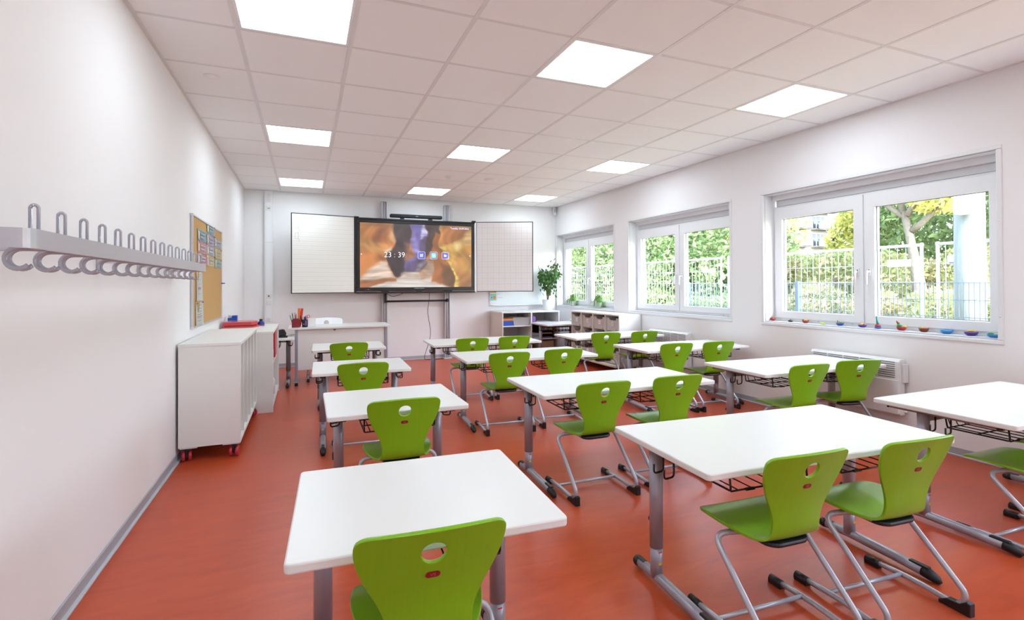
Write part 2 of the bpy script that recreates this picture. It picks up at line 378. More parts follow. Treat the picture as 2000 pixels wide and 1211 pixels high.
# small ceiling devices
t = thing('smoke_detector', 'small white dome detector on ceiling tile before the back middle light', 'detector', (1.826, 6.80, H))
obj('base', B().lathe([(0, 0), (.05, 0), (.052, -.008), (.045, -.014), (0, -.014)], 24), 'white_pvc', t); obj('sensor_head', B().lathe([(0, -.05), (.02, -.048), (.03, -.036), (.032, -.014), (0, -.014)], 20), 'white_pvc', t)
tag(obj('ceiling_disc', B().lathe([(0, -.008), (.085, -.008), (.09, -.004), (.09, 0), (0, 0)], 28), 'white_pvc', None, (2.435, 6.79, H)), 'flat round white cover plate on the ceiling, right of the dome detector', 'cover plate')
tag(obj('ceiling_disc', B().lathe([(0, -.004), (.05, -.004), (.052, 0), (0, 0)], 24), 'ceiling_tile', None, (-.62, 4.14, H)), 'faint round plate on ceiling tile close to the left wall', 'cover plate')
t = thing('motion_sensor', 'white motion sensor high in the corner between board wall and windows', 'sensor', (4.455, 8.79, 2.70))
obj('housing', B().box((-.032, -.045, -.075), (.032, .0, .075), .012, 3), 'white_pvc', t); obj('lens', B().box((-.02, -.052, -.02), (.02, -.04, .045), .008, 2), 'box_grey', t)

# ------------------------------------------------------------------ windows
def window(name, y0, y1):
    W = sempty(name, (0, 0, 0)); X = XR; Xf = XR + .15
    # casing beads round the opening on the wall face
    cw = .034
    for a, c in (((X - .008, y0 - .001, WZ1), (X + .02, y1 + .001, WZ1 + .03)), ((X - .008, y0 - .001, .853), (X + .02, y1 + .001, WZ0)), ((X - .008, y0 - .001, WZ0), (X + .02, y0 + cw, WZ1)), ((X - .008, y1 - cw, WZ0), (X + .02, y1 + .001, WZ1))):
        cs = obj('casing_strip', B().box(a, c, .006, 2), 'casing_white', W)
        n_ = 4
        for k in range(n_):
            f = (k + .5) / n_
            p = ((a[0] - .0005), a[1] + (c[1] - a[1]) * (f if c[1] - a[1] > .1 else .5), a[2] + (c[2] - a[2]) * (f if c[2] - a[2] > .1 else .5))
            if k % 2 == 0: obj('screw_cap', B().ball(p, .008, (.5, 1, 1), 1), 'white_pvc', cs)
    y0 += cw; y1 -= cw
    obj('window_sill', B().box((X + .02, y0, WZ0 - .002), (Xf + .04, y1, WZ0 + .012), .003), 'box_grey', W)
    # reveal linings
    obj('reveal_lining', B().box((X + .02, y0 - .002, WZ0 + .012), (Xf + .02, y0 + .004, WZ1)).box((X + .02, y1 - .004, WZ0 + .012), (Xf + .02, y1 + .002, WZ1)).box((X + .02, y0, WZ1 - .004), (Xf + .02, y1, WZ1 + .002)), 'casing_white', W)
    # roller shutter box cover
    obj('shutter_box', B().box((Xf - .03, y0 + .004, 2.168), (Xf + .14, y1 - .004, WZ1), .006, 2).box((Xf + .004, y0 + .03, 2.104), (Xf + .1, y1 - .03, 2.168)), 'casing_white', W)
    obj('shutter_strip', B().box((Xf - .001, y0 + .045, 2.106), (Xf + .01, y1 - .045, 2.166), .001), 'box_grey', W)
    obj('strip_seam', B().box((Xf - .0015, y0 + .045, 2.1035), (Xf + .01, y1 - .045, 2.106)), 'seal', W)
    z0, z1 = WZ0 + .012, 2.104
    # outer frame
    fw = .045
    obj('frame', B().box((Xf, y0, z0), (Xf + .07, y1, z0 + fw), .003).box((Xf, y0, z1 - .03), (Xf + .07, y1, z1), .003).box((Xf, y0, z0 + fw), (Xf + .07, y0 + .03, z1 - .03), .003).box((Xf, y1 - .03, z0 + fw), (Xf + .07, y1, z1 - .03), .003), 'white_pvc', W)
    ym = y0 + (y1 - y0) * (3.033 - 2.025) / (3.985 - 2.025)
    obj('mullion', B().box((Xf, ym - .028, z0 + fw), (Xf + .07, ym + .028, z1 - .03), .002), 'white_pvc', W)
    for k, (a, c) in enumerate(((y0 + .02, ym - .006), (ym + .006, y1 - .02))):
        s0, s1 = z0 + .03, z1 - .016; sw = .088; xs = Xf - .014
        glz0, glz1 = 1.002, 1.967
        sash = obj('sash', B().box((xs, a, s0), (xs + .072, c, glz0), .006, 2).box((xs, a, glz1), (xs + .072, c, s1), .006, 2).box((xs, a, glz0 - .01), (xs + .072, a + sw, glz1 + .01), .006, 2).box((xs, c - sw, glz0 - .01), (xs + .072, c, glz1 + .01), .006, 2), 'white_pvc', W)
        obj('glazing_seal', B().box((xs + .03, a + sw, glz0), (xs + .034, c - sw, glz0 + .006)).box((xs + .03, a + sw, glz1 - .006), (xs + .034, c - sw, glz1)).box((xs + .03, a + sw, glz0), (xs + .034, a + sw + .006, glz1)).box((xs + .03, c - sw - .006, glz0), (xs + .034, c - sw, glz1)), 'seal', sash)
        pane = B().box((xs + .036, a + sw, glz0), (xs + .0365, c - sw, glz1))
        me = pane.done('pane'); me.materials.append(M['window_glass'])
        bm = bmesh.new(); bm.from_mesh(me); bmesh.ops.delete(bm, geom=[f for f in bm.faces if f.normal.x > -.5], context='FACES'); bm.to_mesh(me); bm.free()
        obj('pane', me, None, sash)
        hy = (c - .045) if k == 0 else (a + .045)
        hz = 1.39
        obj('handle', B().box((xs - .012, hy - .014, hz - .035), (xs, hy + .014, hz + .035), .004, 2).tube(fillet([(xs - .005, hy, hz + .005), (xs - .045, hy, hz + .005), (xs - .05, hy, hz - .11)], .02), .0095, 8).box((xs - .0135, hy - .005, hz + .012), (xs - .012, hy + .005, hz + .022), mi=1), ['white_pvc', 'clay_brown'], sash)
    for k, yy in enumerate((y0 + .25, ym + .12, y1 - .5)):
        obj('drain_cap', B().ball((Xf - .001, yy, z0 + .018), .008, (.4, 1.6, .8), 1), 'box_grey', W)
    return W
for n_, (a_, b_) in WIN.items(): window(n_, a_, b_)

# ------------------------------------------------------------------ left wall: coat rack
RX, RZ0, RZ1, RY0, RY1 = XL + .20, 1.396, 1.449, 1.735, 4.312
t = thing('coat_rack', 'long brushed aluminium coat rail with double hooks on the left wall', 'coat rack', (0, 0, 0))
path = fillet([(XL + .004, RY0, 1.4225), (RX - .006, RY0, 1.4225), (RX - .006, RY1, 1.4225), (XL + .004, RY1, 1.4225)], .035, 8)
bb = B(); P_, T_, N_ = frames(path); rings = []
for p, tt in zip(P_, T_):
    side = tt.cross(Vector((0, 0, 1))).normalized()
    rings.append([bb.bm.verts.new(p + side * sx * .009 + Vector((0, 0, sz * .0265))) for sx, sz in ((-1, -1), (1, -1), (1, -.9), (1, .9), (1, 1), (-1, 1))])
for i in range(len(rings) - 1):
    for j in range(6):
        f = bb.bm.faces.new((rings[i][j], rings[i][(j + 1) % 6], rings[i + 1][(j + 1) % 6], rings[i + 1][j])); f.smooth = j in (1, 2, 3, 4) and 8 < 0
bb.bm.faces.new(rings[0][::-1]); bb.bm.faces.new(rings[-1])
bmesh.ops.recalc_face_normals(bb.bm, faces=bb.bm.faces[:])
obj('rail', bb, 'alu_rail', t)
obj('rail_channel', B().box((RX - .055, RY0 + .012, RZ0 + .012), (RX - .016, RY1 - .012, RZ0 + .03), .003), 'alu_rail', t)
loop = B().tube(fillet([(-.0092, 0, -.04), (-.0092, 0, .064)] + [(-.0092 * math.cos(PI * q / 10), 0, .064 + .0105 * math.sin(PI * q / 10)) for q in range(1, 10)] + [(.0092, 0, .064), (.0092, 0, -.04)], 0, 1), .0046, 10).done('hat_peg'); loop.materials.append(M['steel_tube'])
hook = B()
for dy in (-.014, .014):
    pts = [(.04, dy * .3, .0), (-.01, dy * .8, 0)]
    for k in range(15):
        a = PI / 2 + (PI * 1.27) * k / 14
        pts.append((-.014 + .029 * math.cos(a), dy, -.022 + .022 * math.sin(a)))
    hook.tube(pts, .0052, 9)
hook = hook.done('coat_hook'); hook.materials.append(M['steel_tube'])
for k in range(15):
    y = 1.836 + .1727 * k
    obj('hat_peg', loop, None, t, (RX - .031, y, RZ1 - .0))
    obj('coat_hook', hook, None, t, (RX - .052, y + .01, RZ0 + .004), (0, 0, 0), (1, 1, 1.3))
for y in (1.95, 2.85, 3.45, 4.15):
    obj('wall_bracket', B().box((XL, y - .014, RZ0 - .03), (XL + .012, y + .014, RZ0 + .02), .003).box((XL + .01, y - .01, RZ0 + .002), (RX - .05, y + .01, RZ0 + .012), .002).tube([(XL + .012, y, RZ0 - .018), (XL + .017, y, RZ0 - .018)], .006, 8), 'alu', t)

# ------------------------------------------------------------------ pinboard
t = thing('pinboard', 'cork pinboard with aluminium frame on the left wall above the cabinets', 'pinboard', (XL, 0, 0))
py0, py1, pz0, pz1 = 4.85, 6.43, .938, 1.890
obj('cork_panel', B().box((.001, py0 + .012, pz0 + .012), (.014, py1 - .012, pz1 - .012)), 'cork', t)
for a, c in (((.001, py0, pz0), (.022, py0 + .02, pz1)), ((.001, py1 - .02, pz0), (.022, py1, pz1)), ((.001, py0 + .02, pz0), (.022, py1 - .02, pz0 + .016)), ((.001, py0 + .02, pz1 - .016), (.022, py1 - .02, pz1))):
    obj('frame_strip', B().box(a, c, .004, 2), 'alu', t)
for y in (py0, py1):
    for z in (pz0, pz1):
        obj('corner_cap', B().box((.0, y - .004 if y == py0 else y - .02, z - .003 if z == pz0 else z - .018), (.0245, y + .02 if y == py0 else y + .004, z + .018 if z == pz0 else z + .003), .004, 2), 'box_grey', t)
cards = [('blue', 5.06, 5.46, 1.69, 1.79, 'pale blue card in the left column, top one'), ('blue', 5.50, 5.92, 1.795, 1.885, 'pale blue card at the very top edge'),
         ('lilac', 5.50, 5.92, 1.685, 1.79, 'lilac card directly under the topmost blue card'), ('pale', 5.95, 6.37, 1.69, 1.785, 'pale violet card, top of the far column'),
         ('pink', 5.06, 5.48, 1.585, 1.685, 'pink card in the left column under the blue one'), ('pale', 5.50, 5.92, 1.59, 1.682, 'grey-blue card in the middle column'),
         ('yellow', 5.955, 6.37, 1.58, 1.682, 'yellow card in the far column'), ('rose', 5.06, 5.48, 1.487, 1.578, 'rose card at the bottom of the left column'),
         ('cream', 5.50, 5.92, 1.482, 1.585, 'cream yellow card at the bottom of the middle column'), ('mint', 5.96, 6.36, 1.477, 1.572, 'pale mint card at the bottom of the far column')]
pins = ['pen_yellow', 'pen_red', 'pen_blue', 'pen_yellow', 'pen_orange', 'pen_yellow', 'pen_red', 'pen_yellow', 'pen_blue', 'pen_red']
def sheet(y0, y1, z0, z1, x, curl):
    bb = B(); n_ = 8; vs = []
    for i in range(n_ + 1):
        u = i / n_; dx = x + curl * (u - .5) ** 2 * 4 * (1 if u > .5 else .6)
        vs.append((bb.bm.verts.new((dx, y0 + (y1 - y0) * u, z0)), bb.bm.verts.new((dx - curl * .4, y0 + (y1 - y0) * u, z1))))
    for i in range(n_):
        bb.bm.faces.new((vs[i][0], vs[i + 1][0], vs[i + 1][1], vs[i][1]))
    bmesh.ops.solidify(bb.bm, geom=bb.bm.faces[:], thickness=.0006)
    return bb
for k, (c, a, b_, z0, z1, lab) in enumerate(cards):
    tt = thing('note_card', lab + ' pinned on the cork board', 'card', (XL, 0, 0), 0, 'colourful cards on the pinboard')
    obj('paper', sheet(a, b_, z0, z1, .0165, .006), 'card_' + c, tt)
    pr = B()
    for q in range(2):
        zz = z0 + (z1 - z0) * (.62 - .32 * q); pr.box((.0215, a + .14, zz), (.0219, b_ - .06 - .05 * q, zz + .011))
    obj('print', pr, 'print_pale', tt)
    obj('picture_print', B().box((.0215, a + .02, z0 + .015), (.0219, a + .07, z1 - .02)), 'card_cream' if c != 'cream' else 'card_rose', tt)
    obj('pin', B().tube([(.015, b_ - .02, z1 - .006), (.03, b_ - .02, z1 - .006)], [.006, .004], 8), pins[k], tt)
for k, (a, b_, z0, z1, lab) in enumerate(((5.00, 5.24, 1.163, 1.465, 'tall white sheet with small print and two red marks under the rose card'), (4.975, 5.28, .945, 1.156, 'white sheet with orange line at the bottom left corner of the cork board'))):
    tt = thing('document_sheet', lab, 'paper', (XL, 0, 0), 0, 'white sheets on the pinboard')
    obj('paper', sheet(a, b_, z0, z1, .0165, .012), 'white_paper', tt)
    pr = B()
    for q in range(6):
        zz = z1 - .03 - (z1 - z0 - .05) / 6 * q; pr.box((.0225, a + .07, zz - .003), (.0229, b_ - .07, zz))
    obj('print', pr, 'print_grey' if k else 'print_pale', tt)
    if k: obj('orange_line', B().box((.0225, a + .05, z0 + .08), (.0229, b_ - .05, z0 + .085)), 'pen_orange', tt); obj('heading_print', B().box((.023, a + .01, z1 - .018), (.0234, a + .09, z1 - .01)), 'pen_black', tt)
    else: obj('red_mark', B().box((.0225, a + .08, z0 + .1), (.0229, a + .105, z0 + .118)).box((.0225, a + .14, z0 + .1), (.0229, a + .165, z0 + .118)), 'pen_red', tt)
    obj('pin', B().tube([(.015, b_ - .02, z1 - .008), (.032, b_ - .02, z1 - .008)], [.006, .004], 8), 'pen_blue', tt)
tag(obj('push_pin', B().tube([(.0, 0, 0), (.028, 0, 0)], [.007, .004], 8).ball((.028, 0, 0), .007, sub=1), 'pen_blue', None, (XL + .018, 6.40, 1.32)), 'single blue push pin at the far frame of the cork board', 'push pin')

# ------------------------------------------------------------------ left cabinets
def board(a, c, bev=.0015): return B().box(a, c, bev)
t = thing('rolling_cabinet', 'low white cabinet on red casters with open compartments against the left wall', 'cabinet', (0, 0, 0))
x0, x1, y0, y1, z0, z1 = XL + .018, -.457, 4.34, 5.70, .108, .866
obj('side_panel', board((x0, y0, z0), (x1, y0 + .019, z1 - .022)), 'cream_board', t); obj('side_panel', board((x0, y1 - .019, z0), (x1, y1, z1 - .022)), 'cream_board', t)
obj('top', board((x0 - .002, y0 - .003, z1 - .022), (x1 + .003, y1 + .003, z1)), 'cream_board', t)
obj('bottom', board((x0, y0 + .019, z0), (x1, y1 - .019, z0 + .022)), 'cream_board', t)
obj('plinth_rail', board((x1 - .05, y0 + .019, z0 + .022), (x1 - .032, y1 - .019, z0 + .05)), 'cream_board', t)
obj('back_panel', board((x0, y0 + .019, z0 + .022), (x0 + .008, y1 - .019, z1 - .022)), 'cream_board', t)
for k in range(1, 5): obj('divider', board((x0 + .008, y0 + (y1 - y0) * k / 5 - .009, z0 + .022), (x1 - .004, y0 + (y1 - y0) * k / 5 + .009, z1 - .022)), 'cream_board', t)
cst = B()
def caster(parent, loc, rz):
    c = obj('caster', B().box((-.022, -.022, .088), (.022, .022, .1), .003).box((-.009, -.03, .03), (.009, .03, .09), .008, 2).box((-.02, .02, .05), (.02, .045, .058), .004), 'black_plastic', parent, loc, (0, 0, rz))
    for sx in (-1, 1): obj('wheel', B().tube([(sx * .011, 0, .039), (sx * .014, 0, .039), (sx * .028, 0, .039), (sx * .031, 0, .039)], [.036, .039, .039, .034], 22), 'caster_red', c)
for px, py, rz in ((x0 + .045, y0 + .05, .2), (x1 - .045, y0 + .045, -.15), (x0 + .045, y1 - .05, .1), (x1 - .035, y1 - .07, 1.2)): caster(t, (px, py, .0), rz)
obj('mounting_plate', B().box((x0 + .01, y0 + .004, .1), (x0 + .12, y0 + .1, .108)).box((x1 - .12, y0 + .004, .1), (x1 - .005, y0 + .1, .108)).box((x1 - .12, y1 - .1, .1), (x1 - .005, y1 - .02, .108)).box((x0 + .01, y1 - .1, .1), (x0 + .12, y1 - .02, .108)), 'box_grey', t)
# second, deeper open shelf cabinet
t = thing('open_shelf_cabinet', 'low white shelf cabinet standing on the floor behind the rolling one', 'cabinet', (0, 0, 0))
x0, x1, y0, y1, z0, z1 = XL + .03, -.308, 5.725, 6.88, 0, .825
obj('side_panel', board((x0, y0, z0), (x1, y0 + .019, z1 - .022)), 'cream_board', t); obj('side_panel', board((x0, y1 - .019, z0), (x1, y1, z1 - .022)), 'cream_board', t)
obj('top', board((x0 - .002, y0 - .003, z1 - .022), (x1 + .003, y1 + .003, z1)), 'cream_board', t)
obj('bottom', board((x0, y0 + .019, .06), (x1, y1 - .019, .08)), 'cream_board', t)
obj('plinth', board((x1 - .03, y0 + .019, 0), (x1 - .012, y1 - .019, .06)), 'cream_board', t)
obj('back_panel', board((x0, y0 + .019, .08), (x0 + .008, y1 - .019, z1 - .022)), 'cream_board', t)
obj('shelf', board((x0 + .008, y0 + .019, .44), (x1 - .02, y1 - .019, .459)), 'cream_board', t)
# things in and on it
tag(obj('red_binder', B().box((-.07, -.15, 0), (.07, .15, .30), .004), 'red_plastic', None, (-.40, 6.66, .459)), 'red binder standing in the top compartment of the open shelf cabinet', 'binder')
def bottle(name, loc, col, cap, h=.2, r=.03, lab='', cat='bottle'):
    tt = thing(name, lab, cat, loc)
    obj('body', B().lathe([(0, 0), (r, 0), (r, h * .65), (r * .45, h * .82), (r * .4, h * .9), (0, h * .9)], 16), col, tt)
    obj('cap', B().lathe([(0, h * .88), (r * .5, h * .88), (r * .5, h), (0, h)], 12), cap, tt)
bottle('plastic_bottle', (-.36, 6.16, .459), 'white_pvc', 'pen_blue', .2, .032, 'white plastic bottle with blue cap on the upper shelf of the open cabinet')
bottle('plastic_bottle', (-.36, 6.3, .08), 'white_pvc', 'clay_sky', .24, .04, 'white plastic bottle on the bottom board of the open cabinet')
bottle('glue_bottle', (-.35, 6.0, .08), 'pen_blue', 'pen_black', .14, .03, 'small dark blue bottle at the near end of the open cabinet bottom')
t = thing('red_tray', 'large flat red plastic folder lying on the shelf cabinet against the wall', 'folder', (-.665, 6.52, .825))
obj('cover', B().prism([(-.185, -.17), (.12, -.17), (.17, -.06), (.17, .05), (.12, .17), (-.185, .17)], .0, .018, 'z', .003), 'red_glossy', t)
obj('upper_cover', B().prism([(-.18, -.16), (.10, -.165), (.155, -.06), (.15, .05), (.10, .165), (-.18, .16)], .02, .066, 'z', .012), 'red_glossy', t)
t = thing('card_box', 'small blue box with white cards behind the red folder', 'box', (-.80, 6.78, .825))
obj('case', B().box((-.045, -.04, 0), (.05, .04, .09), .002).box((.0, -.045, 0), (.052, .045, .118), .002), 'blue_box', t)
for k in range(4): obj('card', B().box((-.04 + .009 * k, -.035, .09), (-.036 + .009 * k, .035, .125), .0005), 'white_paper', t)
t = thing('ink_bottle', 'dark blue squat ink bottle with black cap on the shelf cabinet edge', 'bottle', (-.485, 6.62, .825))
obj('body', B().lathe([(0, 0), (.036, 0), (.038, .02), (.03, .045), (.016, .056), (0, .056)], 18), 'pen_blue', t); obj('cap', B().lathe([(0, .054), (.017, .054), (.017, .078), (0, .078)], 14), 'pen_black', t)
tag(obj('paint_brush', B().tube([(0, 0, .007), (.09, -.02, .007)], [.004, .006], 8), 'pen_wood', None, (-.535, 6.54, .825)), 'light wooden brush lying before the dark ink bottle', 'brush')

# ------------------------------------------------------------------ cable duct with sockets
t = thing('cable_duct', 'tall white cable duct with sockets on the board wall near the left corner', 'cable duct', (-.532, YB, 0))
obj('duct_body', B().box((-.062, -.06, .0), (.062, 0, 1.966), .004, 2).box((-.062, -.06, 1.969), (.062, 0, H - .004), .004, 2), 'casing_white', t)
obj('duct_cover', B().box((-.04, -.063, .01), (.04, -.058, 1.966), .001).box((-.04, -.063, 1.969), (.04, -.058, H - .01), .001), 'white_pvc', t)
def socket(z, kind):
    f = obj('socket_plate', B().box((-.034, -.072, z - .036), (.034, -.062, z + .036), .004, 2), 'socket_white', t)
    if kind == 'plug':
        bm_ = B().tube([(0, -.0735, z), (0, -.071, z)], [.022, .024], 20); obj('socket_well', bm_, 'socket_white', f)
        obj('contact', B().tube([(-.009, -.0745, z), (-.009, -.0735, z)], .003, 8).tube([(.009, -.0745, z), (.009, -.0735, z)], .003, 8).box((-.002, -.0745, z + .017), (.002, -.0735, z + .023)).box((-.002, -.0745, z - .023), (.002, -.0735, z - .017)), 'socket_dark', f)
    elif kind == 'data': obj('contact', B().box((-.016, -.074, z - .008), (-.003, -.072, z + .006)).box((.003, -.074, z - .008), (.016, -.072, z + .006)), 'socket_dark', f)
    elif kind == 'key': obj('key_switch', B().tube([(0, -.078, z), (0, -.071, z)], .013, 14).box((-.002, -.0795, z - .014), (.002, -.077, z + .008)), 'socket_dark', f)
    else: obj('rocker', B().box((-.026, -.076, z - .026), (.026, -.071, z + .026), .003), 'socket_white', f)
for z, k in ((2.696, 'plug'), (2.631, 'plug'), (2.498, 'data'), (1.13, 'key'), (1.027, 'rocker'), (.762, 'plug')): socket(z, k)

# ------------------------------------------------------------------ display system
S = thing('interactive_display', 'large black framed interactive screen with folding whiteboard wings on the board wall', 'display', (0, 0, 0))
YD = YB - .25
for x in (1.2305, 2.3125):
    pst = obj('wall_post', B().box((x - .048, YB - .11, .012), (x - .03, YB, 2.694), .006, 2).box((x + .03, YB - .11, .012), (x + .048, YB, 2.694), .006, 2).box((x - .03, YB - .07, .012), (x + .03, YB, 2.694)).tube([(x - .012, YB - .085, .012), (x - .012, YB - .085, 2.694)], .012, 12), 'alu', S)
    obj('base_plate', B().box((x - .07, YB - .16, 0), (x + .07, YB, .012), .003), 'box_grey', pst)
    obj('end_cap', B().box((x - .05, YB - .112, 2.694), (x + .05, YB, 2.70), .002), 'box_grey', pst)
obj('carriage', B().box((1.15, YB - .2, 1.3), (2.39, YB - .11, 1.42), .01).box((1.15, YB - .2, 2.1), (2.39, YB - .11, 2.22), .01), 'bar_black', S)
zs0, zs1 = 1.258, 2.318
hous = obj('bezel', B().box((.766, YD, 2.318), (2.762, YD + .06, 2.372), .006, 2).box((.766, YD, 1.196), (2.762, YD + .06, 1.256), .006, 2).box((.766, YD, 1.256), (.817, YD + .06, 2.318), .004).box((2.712, YD, 1.256), (2.762, YD + .06, 2.318), .004).box((.78, YD + .03, 1.2), (2.75, YD + .09, 2.36)), 'screen_black', S)
obj('top_rail', B().box((.74, YD - .01, 2.365), (2.79, YD + .05, 2.395), .006, 2), 'bar_black', S)
obj('bottom_rail', B().box((.76, YD - .015, 1.155), (2.77, YD + .04, 1.182), .005, 2).box((1.16, YD, 1.175), (1.28, YD + .03, 1.2), .003).box((1.74, YD - .01, 1.175), (1.82, YD + .03, 1.205), .003).box((2.24, YD, 1.175), (2.36, YD + .03, 1.2), .003), 'bar_black', S)
obj('hinge_post', B().box((.735, YD - .005, 1.16), (.764, YD + .03, 2.4), .004), 'bar_black', S)
obj('hinge_post', B().box((2.766, YD - .012, 1.165), (2.80, YD + .03, 2.40), .006, 2), 'white_pvc', S)
obj('hinge_cap', B().box((.728, YD - .015, 2.385), (.80, YD + .045, 2.41), .004).box((2.72, YD - .015, 2.385), (2.79, YD + .045, 2.42), .004), 'bar_black', S)
mat('led', '9aa0aa', .4)
obj('brand_mark', B().box((1.70, YD - .0005, 1.232), (1.78, YD, 1.241)).box((1.785, YD - .0005, 1.232), (1.87, YD, 1.241)), 'led', S)
obj('button_row', B().box((.90, YD - .001, 1.212), (.915, YD, 1.217)).box((.935, YD - .001, 1.215), (.955, YD, 1.226)).box((.975, YD - .001, 1.212), (.99, YD, 1.217)), 'led', S)
# screen picture: a slot canyon, painted per vertex
NX, NZ = 300, 168
img = np.zeros((NZ, NX, 3)); gx, gz = np.meshgrid((np.arange(NX) + .5) / NX, (np.arange(NZ) + .5) / NZ)   # gz downwards
rs = np.random.RandomState(3)
def vnoise(fx, fz, warp=0):
    g_ = rs.rand(int(fz) + 3, int(fx) + 3); u = gx * fx + (warp * np.sin(gz * 7) if warp else 0); v = gz * fz + (warp * np.sin(gx * 6) if warp else 0)
    u = np.clip(u, 0, fx); v = np.clip(v, 0, fz)
    i, j = u.astype(int), v.astype(int); a, b_ = u - i, v - j; a = a * a * (3 - 2 * a); b_ = b_ * b_ * (3 - 2 * b_)
    return g_[j, i] * (1 - a) * (1 - b_) + g_[j, i + 1] * a * (1 - b_) + g_[j + 1, i] * (1 - a) * b_ + g_[j + 1, i + 1] * a * b_
_w = [vnoise(9, 7) - .5, vnoise(9, 7) - .5, vnoise(26, 18) - .5, vnoise(26, 18) - .5]
WX = gx + .035 * _w[0] + .014 * _w[2]; WZ = gz + .045 * _w[1] + .018 * _w[3]
def poly(pts, soft=0.006):
    P = [((x - 88) / 1467, (y - (155 + (x - 88) / 1467 * 55)) / (865 - (x - 88) / 1467 * 65)) for x, y in pts]
    gx, gz = WX, WZ; ins = np.zeros((NZ, NX), bool); d = np.full((NZ, NX), 9.)
    for k in range(len(P)):
        (ax, ay), (bx, by) = P[k], P[(k + 1) % len(P)]
        c_ = ((ay > gz) != (by > gz)) & (gx < (bx - ax) * (gz - ay) / (by - ay + 1e-9) + ax); ins ^= c_
        ex, ey = bx - ax, by - ay; t_ = np.clip(((gx - ax) * ex + (gz - ay) * ey) / (ex * ex + ey * ey + 1e-9), 0, 1)
        d = np.minimum(d, np.hypot((gx - ax - t_ * ex), (gz - ay - t_ * ey) * .56))
    s = np.where(ins, d, -d); return np.clip(s / soft * .5 + .5, 0, 1)[..., None]
def paint(pts, col, soft=.006, a=1.0, tex=.0):
    global img
    k = poly(pts, soft) * a; c = np.array(col, float) / 255
    c = c[None, None] * (1 + tex[..., None] * .5) if not isinstance(tex, float) else c[None, None]
    img = img * (1 - k) + c * k
n1 = vnoise(9, 5, 1.2) - .5; n2 = vnoise(30, 9, 2.5) - .5; n3 = vnoise(4, 40, .6) - .5; n4 = vnoise(14, 30, 2.) - .5
str1 = n1 * .9 + n2 * .5; str2 = n3 * .9 + n4 * .5
img[:] = np.array((196, 122, 62)) / 255; img *= (1 + str1[..., None] * .45)
paint([(300, 150), (420, 160), (380, 420), (340, 470), (280, 420)], (150, 84, 50), .03, .8, str1)
paint([(88, 370), (200, 430), (420, 480), (400, 560), (200, 520), (88, 470)], (226, 168, 88), .03, .7, str1)
paint([(88, 560), (300, 600), (420, 640), (430, 720), (250, 690), (88, 780)], (190, 112, 56), .03, .7, str1)
paint([(90, 1000), (110, 900), (240, 760), (330, 690), (420, 690), (470, 800), (520, 900), (400, 920), (250, 960)], (240, 212, 190), .02, 1., str2)
paint([(88, 940), (300, 920), (520, 900), (515, 925), (300, 1000), (88, 1010)], (176, 104, 62), .012, 1., str2)
paint([(500, 150), (745, 150), (725, 300), (715, 440), (700, 520), (640, 600), (650, 830), (530, 880), (510, 870), (455, 760), (415, 680), (402, 600), (430, 540), (520, 450), (505, 330), (480, 230)], (66, 50, 50), .008, 1., str1)
paint([(470, 250), (500, 200), (520, 330), (510, 440), (455, 390)], (216, 160, 110), .012, .9, str1)
paint([(640, 430), (720, 420), (720, 640), (650, 620)], (140, 96, 76), .03, .8, str2)
paint([(380, 520), (465, 478), (468, 505), (420, 545)], (244, 226, 206), .012, .9)
paint([(735, 150), (930, 150), (955, 340), (945, 540), (900, 650), (780, 730), (775, 825), (650, 825), (640, 680), (720, 640), (790, 600), (735, 500), (715, 390), (730, 300)], (112, 98, 170), .01, 1., str1)
paint([(870, 270), (930, 170), (950, 210), (955, 330), (860, 380)], (206, 204, 232), .012, .85, str2)
paint([(720, 390), (770, 350), (840, 470), (840, 620), (780, 600)], (150, 138, 200), .02, .9, str2)
paint([(860, 380), (950, 350), (960, 560), (880, 640), (840, 520)], (96, 76, 104), .015, .9, str1)
paint([(930, 150), (1080, 150), (1110, 310), (1040, 300), (1050, 460), (960, 580), (900, 640), (955, 350)], (72, 54, 48), .008, 1., str1)
paint([(640, 830), (700, 690), (800, 640), (910, 650), (930, 700), (880, 800), (800, 840)], (70, 58, 66), .012, .9, str1)
paint([(650, 640), (775, 640), (785, 820), (660, 820)], (110, 92, 150), .04, .7)
paint([(840, 900), (880, 800), (930, 710), (925, 650), (1000, 640), (1035, 740), (1010, 860), (960, 900)], (196, 158, 132), .01, 1., str2)
paint([(820, 700), (930, 640), (900, 720), (850, 800), (790, 820)], (190, 180, 214), .02, .6, str2)
paint([(1030, 285), (1120, 320), (1130, 480), (1180, 580), (1260, 700), (1330, 800), (1330, 1010), (1200, 980), (980, 940), (1030, 720), (1020, 660), (950, 570), (1045, 470)], (158, 92, 48), .008, 1., str1)
paint([(1130, 700), (1290, 740), (1330, 1010), (1160, 980), (1120, 850)], (108, 68, 42), .015, .9, str1)
paint([(1070, 150), (1600, 150), (1600, 1050), (1385, 1010), (1310, 800), (1200, 640), (1120, 480), (1125, 320)], (204, 142, 66), .008, 1., str1)
paint([(1130, 150), (1500, 240), (1460, 300), (1380, 400), (1210, 450), (1150, 440)], (172, 104, 58), .012, .9, str1)
paint([(1120, 480), (1200, 470), (1240, 640), (1300, 740), (1340, 820), (1388, 1010), (1325, 1010), (1305, 800), (1230, 690), (1160, 560)], (240, 206, 92), .008, 1., str2)
paint([(1200, 470), (1400, 420), (1500, 400), (1380, 560), (1260, 690), (1230, 580)], (228, 176, 84), .02, .9, str1)
paint([(1330, 430), (1420, 440), (1400, 500), (1330, 520)], (252, 232, 170), .02, .8)
paint([(1480, 280), (1600, 250), (1600, 420), (1500, 470), (1430, 420)], (226, 184, 120), .02, .8, str2)
paint([(1340, 830), (1600, 800), (1600, 1050), (1388, 1010)], (176, 112, 58), .02, .9, str1)
